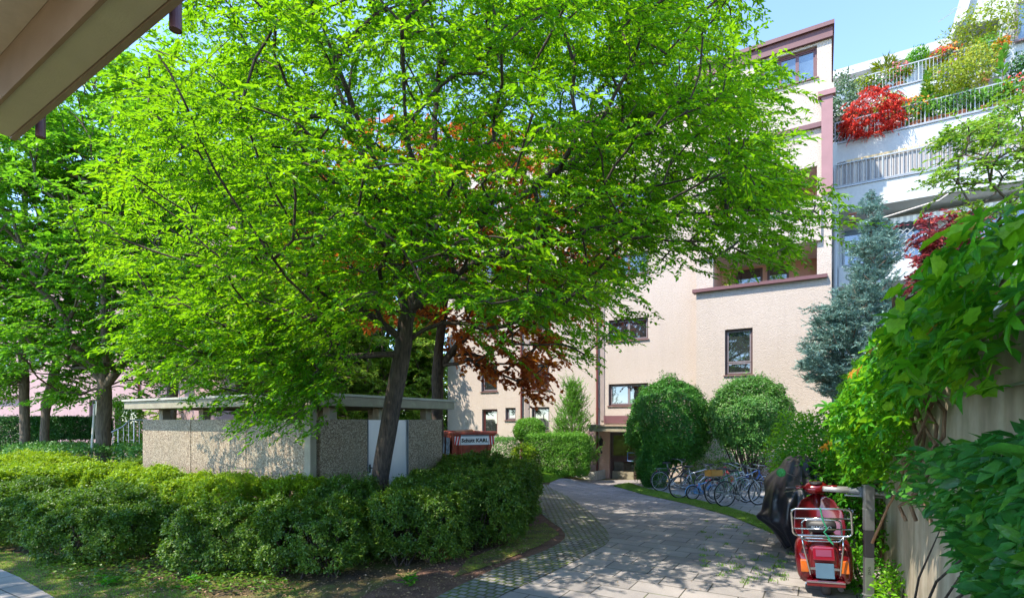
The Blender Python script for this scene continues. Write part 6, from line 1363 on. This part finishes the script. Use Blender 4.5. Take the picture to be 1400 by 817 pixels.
MB().loft([sring(1.18, 0.06, 1.06, 1.16, 2.5), sring(1.1, 0.125, 1.02, 1.2, 2.6), sring(0.98, 0.14, 1.03, 1.19, 2.6), sring(0.9, 0.09, 1.05, 1.14, 2.4)]).build('headset', M_red, T, smooth=True)
m = MB(); m.lathe([(0.075, 0), (0.07, 0.02), (0.03, 0.022)], (0, 0.97, 1.175), 18); m.build('speedometer', M_black, T)
m = MB()
for q in (-1, 1): m.tube([(q*0.12, 1.02, 1.12), (q*0.24, 0.98, 1.12)], 0.03, 8)
m.build('bar_housing', M_red, T, smooth=True)
for q in (-1, 1): m = MB(); m.tube([(q*0.24, 0.98, 1.12), (q*0.36, 0.96, 1.115)], 0.02, 10); m.build('grip', M_black, T); m = MB(); m.tube([(q*0.16, 0.95, 1.11), (q*0.26, 0.90, 1.09), (q*0.37, 0.87, 1.08)], 0.007, 6); m.build('brake_lever', M_chrome, T)
m = MB(); m.tube([(-0.16, 1.0, 1.15), (-0.22, 0.97, 1.27), (-0.36, 0.95, 1.33)], 0.007, 6); mi = m.build('mirror', M_black, T)
m = MB(); m.lathe([(0.055, -0.008), (0.06, 0.0), (0.055, 0.008)], (-0.40, 0.95, 1.33), 16, 'y'); m.build('mirror_glass', flat('mirror_green_tint', (0.03, 0.2, 0.08), 0.1, 0.8), mi)
m = MB(); m.tube([(0.12, -0.05, 0.12), (0.15, 0.0, 0.13), (0.14, -0.2, 0.12)], 0.03, 8); m.build('exhaust', M_black, T)
m = MB(); m.tube([(-0.1, 0.35, 0.22), (-0.2, 0.3, 0.02)], 0.012, 6); m.tube([(0.1, 0.35, 0.22), (0.2, 0.3, 0.02)], 0.012, 6); m.build('stand', M_chrome, T)

# ------------------------------------------------------------------ motorbike under a black cover
cx_, cy_ = 4.50, 8.2; cz = zg(cx_, cy_); CV = thing('covered_motorbike', 'motorbike hidden under a creased black tarpaulin cover beside the scooter', 'motorbike', (cx_, cy_, cz), TH+0.12)
nlev = 34; na = 128; rings = []
def interp(x, xs, ys): return float(np.interp(x, xs, ys))
for i in range(nlev):
    f = i/(nlev-1); z = 0.08+1.38*f
    hl = interp(f, [0, 0.3, 0.55, 0.7, 0.85, 0.95, 1], [0.72, 0.98, 1.02, 0.92, 0.70, 0.48, 0.26]); hw = interp(f, [0, 0.12, 0.32, 0.5, 0.73, 0.87, 0.96, 1], [0.22, 0.33, 0.54, 0.52, 0.42, 0.28, 0.21, 0.11])
    yc = interp(f, [0, 0.6, 1], [0.1, 0.12, 0.36]); ring = []
    for k in range(na):
        a = 2*math.pi*k/na; c, s_ = math.cos(a), math.sin(a); p = 2.4
        k2 = (abs(c)**p+abs(s_)**p)**(-1/p)
        fold = (1-f)**0.8*(0.10*(1-2*abs(math.sin(a*3.5+1.1*math.sin(f*3+1))))+0.06*(1-2*abs(math.sin(a*7+f*3)))+0.02*math.sin(a*23-f*7))
        nz = 0.05*mnoise.noise(Vector((c*2.2, s_*2.2, f*3.2)))+0.022*mnoise.noise(Vector((c*7, s_*7, f*9)))
        g_ = 1+(fold+nz)*(1.0 if f < 0.96 else 0.2)
        sag = 0.06*math.sin(a*5+1)*(1-f)**3
        # the handlebar ends push the cloth out sideways near the front
        hb_ = 0.10*math.exp(-((s_-0.1)/0.35)**2)*math.exp(-((f-0.70)/0.10)**2)+0.12*math.exp(-((s_+0.4)/0.3)**2)*math.exp(-((f-0.32)/0.08)**2)*(1 if c < 0 else 0)
        ring.append((c*k2*hw*g_+math.copysign(hb_, c), yc+s_*k2*hl*g_*(0.85 if s_ < 0 else 1.0), z+sag+0.03*mnoise.noise(Vector((c*3, s_*3, f*5)))))
    rings.append(ring)
MB().loft(rings).build('cover', M_cover, CV, smooth=True)
for yy in (-0.55, 0.85):
    m = MB(); m.lathe([(0.17, -0.05), (0.28, -0.05), (0.30, 0), (0.28, 0.05), (0.17, 0.05)], (0, 0, 0), 24, 'x'); o = m.build('wheel', M_rubber, CV, smooth=True); o.location = (0, yy, 0.30)

# ------------------------------------------------------------------ barrier post and arm
BPx, BPy = (1187.5-700)/720*5.75, 5.75; bz_ = zg(BPx, BPy); T = thing('barrier_post', 'grey and black barrier post with a horizontal tube behind the scooter', 'barrier post', (BPx, BPy, bz_), TH+0.35)
H = EYE-(664-HZ)/F_PX*BPy-bz_
m = MB(); m.box(-0.045, 0.045, -0.03, 0.03, -0.02, H*0.40, 0.006); m.build('post', M_galv, T); m = MB(); m.box(-0.047, 0.047, -0.032, 0.032, H*0.63, H, 0.006); m.build('post_sleeve', M_galv, T)
m = MB(); m.box(-0.0455, 0.0455, -0.0305, 0.0305, H*0.402, H*0.628, 0.006); m.build('black_band', M_black, T)
for a_, b_2, k_ in ((H*0.80, H*0.81, 0.049), (H+0.001, H+0.014, 0.052), (0.10, 0.115, 0.051)):
    m = MB(); m.box(-k_, k_, -k_+0.015, k_-0.015, a_, b_2); m.build('collar', M_grey, T)
text('lettering', 'ZEAG', 0.035, M_black, T, (-0.005, -0.0312, H*0.29), (math.radians(90), math.radians(-90), 0), 0.0008)
m = MB(); zt = H*0.945; m.tube([(-0.42, 0.10, zt+0.02), (-0.05, 0.09, zt)], 0.030, 12); m.tube([(-0.05, 0.09, zt), (0.36, 0.03, zt-0.03)], 0.026, 12); m.tube([(-0.2, 0.10, zt-0.045), (0.25, 0.06, zt-0.06)], 0.010, 6)
arm = m.build('arm', M_grey, T, smooth=True)
m = MB(); m.tube([(-0.16, 0.095, zt+0.006), (-0.04, 0.09, zt)], 0.037, 12); m.tube([(0.07, 0.085, zt-0.004), (0.13, 0.078, zt-0.008)], 0.036, 12); m.box(-0.06, 0.06, 0.046, 0.13, zt-0.06, zt+0.05, 0.01); m.build('clamp', M_greyst, arm)

# ------------------------------------------------------------------ skip
skx, sky_ = (649-700)/720*18.5, 18.5; skz = 0.0
T = thing('rubbish_skip', 'rusty red steel rubbish skip with a white lettered band and striped ends', 'skip', (skx, sky_, skz), math.radians(20))
# local: x across (end face toward camera-right), length to the back-left
zt = EYE-(592-HZ)/F_PX*18.5; zb_ = 0.55
hw_t, hw_b = 0.76, 0.44
def trap(y, wt, wb, z0, z1): return [(-wb, y, z0), (wb, y, z0), (wt, y, z1), (-wt, y, z1)]
m = MB(); m.loft([trap(0.35, hw_b*0.9, hw_b*0.75, zb_-0.25, zt*0.35), trap(0.0, hw_t, hw_b, zb_, zt)]) if False else None
fr0 = [(-hw_b-0.35, 0.25, 0.12), (hw_b, 0.25, 0.12), (hw_t, -0.02, zt), (-hw_t, -0.02, zt)]
fr1 = [(-hw_b-0.35, 2.6, 0.12), (hw_b, 2.6, 0.12), (hw_t, 3.0, zt), (-hw_t, 3.0, zt)]
m = MB(); n_ = len(m.v); m.add(fr0+fr1, [(0, 1, 2, 3), (7, 6, 5, 4), (1, 5, 6, 2), (0, 3, 7, 4), (0, 4, 5, 1)]); m.build('body', M_rust, T)
m = MB(); m.tube([(-hw_t, -0.02, zt), (hw_t, -0.02, zt), (hw_t, 3.0, zt), (-hw_t, 3.0, zt)], 0.05, 6, closed=True); m.build('rim', M_rust, T)
m = MB()
for fx in (-0.50, 0.52):
    m = MB(); m.tube([(fx*0.85, 0.20, 0.16), (fx*1.05, -0.03, zt-0.4)], 0.04, 4); m.build('rib', M_rust, T)
for yy in (0.6, 1.3, 2.0, 2.7):
    m = MB(); m.tube([(-hw_b-0.36, 0.25+yy*0.85, 0.14), (-hw_t-0.03, yy, zt-0.05)], 0.045, 4); m.build('rib', M_rust, T); m = MB(); m.tube([(hw_b+0.02, 0.25+yy*0.85, 0.14), (hw_t+0.03, yy, zt-0.05)], 0.045, 4); m.build('rib', M_rust, T)
def fpt(x, z, d=0.0):                                   # point on the front face
    f = (z-0.12)/(zt-0.12); return (x, 0.25+(-0.27)*f-d, z)
m = MB(); z0, z1 = zt-0.40, zt-0.10
m.add([fpt(-0.50, z0, 0.012), fpt(0.52, z0, 0.012), fpt(0.52, z1, 0.012), fpt(-0.50, z1, 0.012)], [(0, 1, 2, 3)]); bd = m.build('name_band', M_whitep, T)
m = MB(); m.add([fpt(-0.50, z1+0.0, 0.013), fpt(0.52, z1, 0.013), fpt(0.52, z1+0.06, 0.013), fpt(-0.50, z1+0.06, 0.013)], [(0, 1, 2, 3)]); m.build('grey_strip', M_greyst, T)
m = MB()
for a, b in ((-0.72, -0.52), (0.54, 0.73)):
    m.add([fpt(a, z0, 0.012), fpt(b, z0, 0.012), fpt(b, z1, 0.012), fpt(a, z1, 0.012)], [(0, 1, 2, 3)])
sp = m.build('stripe_panel', M_whitep, T)
for a, b in ((-0.72, -0.52), (0.54, 0.73)):
    w_s = (b-a)/2.0; sg = 1 if a < 0 else -1
    for k in range(2):
        xa, xb, tx = a+k*w_s, a+k*w_s+w_s*0.55, w_s*0.45
        p_ = [(xa, z0), (xb, z0), (xb+tx, z1), (xa+tx, z1)] if sg > 0 else [(xa+tx, z0), (xb+tx, z0), (xb, z1), (xa, z1)]
        m = MB(); m.add([fpt(x, z, 0.016) for x, z in p_], [(0, 1, 2, 3)]); m.build('red_stripe', M_redp, sp)
tilt = math.atan2(0.27, zt-0.12)
text('lettering', 'Schutt KARL', 0.185, M_black, T, fpt(0.01, (z0+z1)/2, 0.018), (math.radians(90)+tilt, 0, 0), 0.002, 0.007)
m = MB()
for y0, y1 in ((0.15, 0.75), (0.95, 1.6), (1.8, 2.4)):
    def spt(y, z, d=0.09):
        f = (z-0.12)/(zt-0.12); return (-(hw_b+0.35)+(-(hw_t)+(hw_b+0.35))*f-d, y, z)
    m.add([spt(y0, zt-0.75), spt(y1, zt-0.75), spt(y1, zt-0.15), spt(y0, zt-0.15)], [(0, 1, 2, 3)])
m.build('side_plate', M_greyst, T)
m = MB(); m.tube([(-0.5, 0.8, zt+0.02), (0.3, 1.4, zt+0.07)], 0.06, 5); m.box(-0.5, 0.5, 0.3, 2.7, zt-0.35, zt-0.1); m.build('rubble', M_brown, T)

# ------------------------------------------------------------------ small things at the far left
x, y = (125-700)/720*15.5, 15.5
q = MB(); q.tube([(0, 0, 0), (0.02, 0, 1.4), (0.10, 0, 2.55)], [0.035, 0.03, 0.028], 8); o = q.build('wooden_stake', flat('stake_grey', (0.50, 0.48, 0.42), 0.8)); o.location = (x, y, zg(x, y)-0.05); tag(o, 'pale wooden stake leaning beside the straight tree trunk', 'stake')
x0 = (160-700)/720*18; T = thing('handrail', 'grey metal handrail with bars left of the bin shelter', 'handrail', (x0, 18, 0.05), 0)
m = MB(); pts = [(-0.6, 0, 1.35), (0.2, 0, 1.75), (0.45, 0, 1.98), (1.2, 0, 1.98)]
m.tube(pts, 0.025, 8); m.tube([(-0.6, 0, 0.75), (0.2, 0, 0.95), (1.2, 0, 1.0)], 0.02, 8)
for k in range(10): u = -0.5+k*0.18; m.tube([(u, 0, 0.0 if k % 3 == 0 else 0.8), (u, 0, float(np.interp(u, [-0.6, 0.2, 0.45, 1.2], [1.35, 1.75, 1.98, 1.98])))], 0.01 if k % 3 else 0.02, 6)
m.build('rail', M_galv, T)
m = MB(); m.box(-0.02, 0.26, -0.015, 0.015, 0.0, 1.3); x, y = (36-700)/720*19.4, 19.4
u0, zz = UZ(822.5, 500, 0)[0], 0
T = thing('bollard_light', 'small pale box under the dark hedge on bare stems', 'bollard light', ((52-700)/720*19.5, 19.5, zg(-17, 19.5)), 0)
m = MB(); m.tube([(0, 0, 0), (0, 0, 0.65)], 0.05, 8); m.build('post', M_grey, T); m = MB(); m.box(-0.16, 0.16, -0.14, 0.14, 0.65, 0.95, 0.02); m.build('lamp_box', M_canopy, T)

# leaves of the setting are done; nothing below
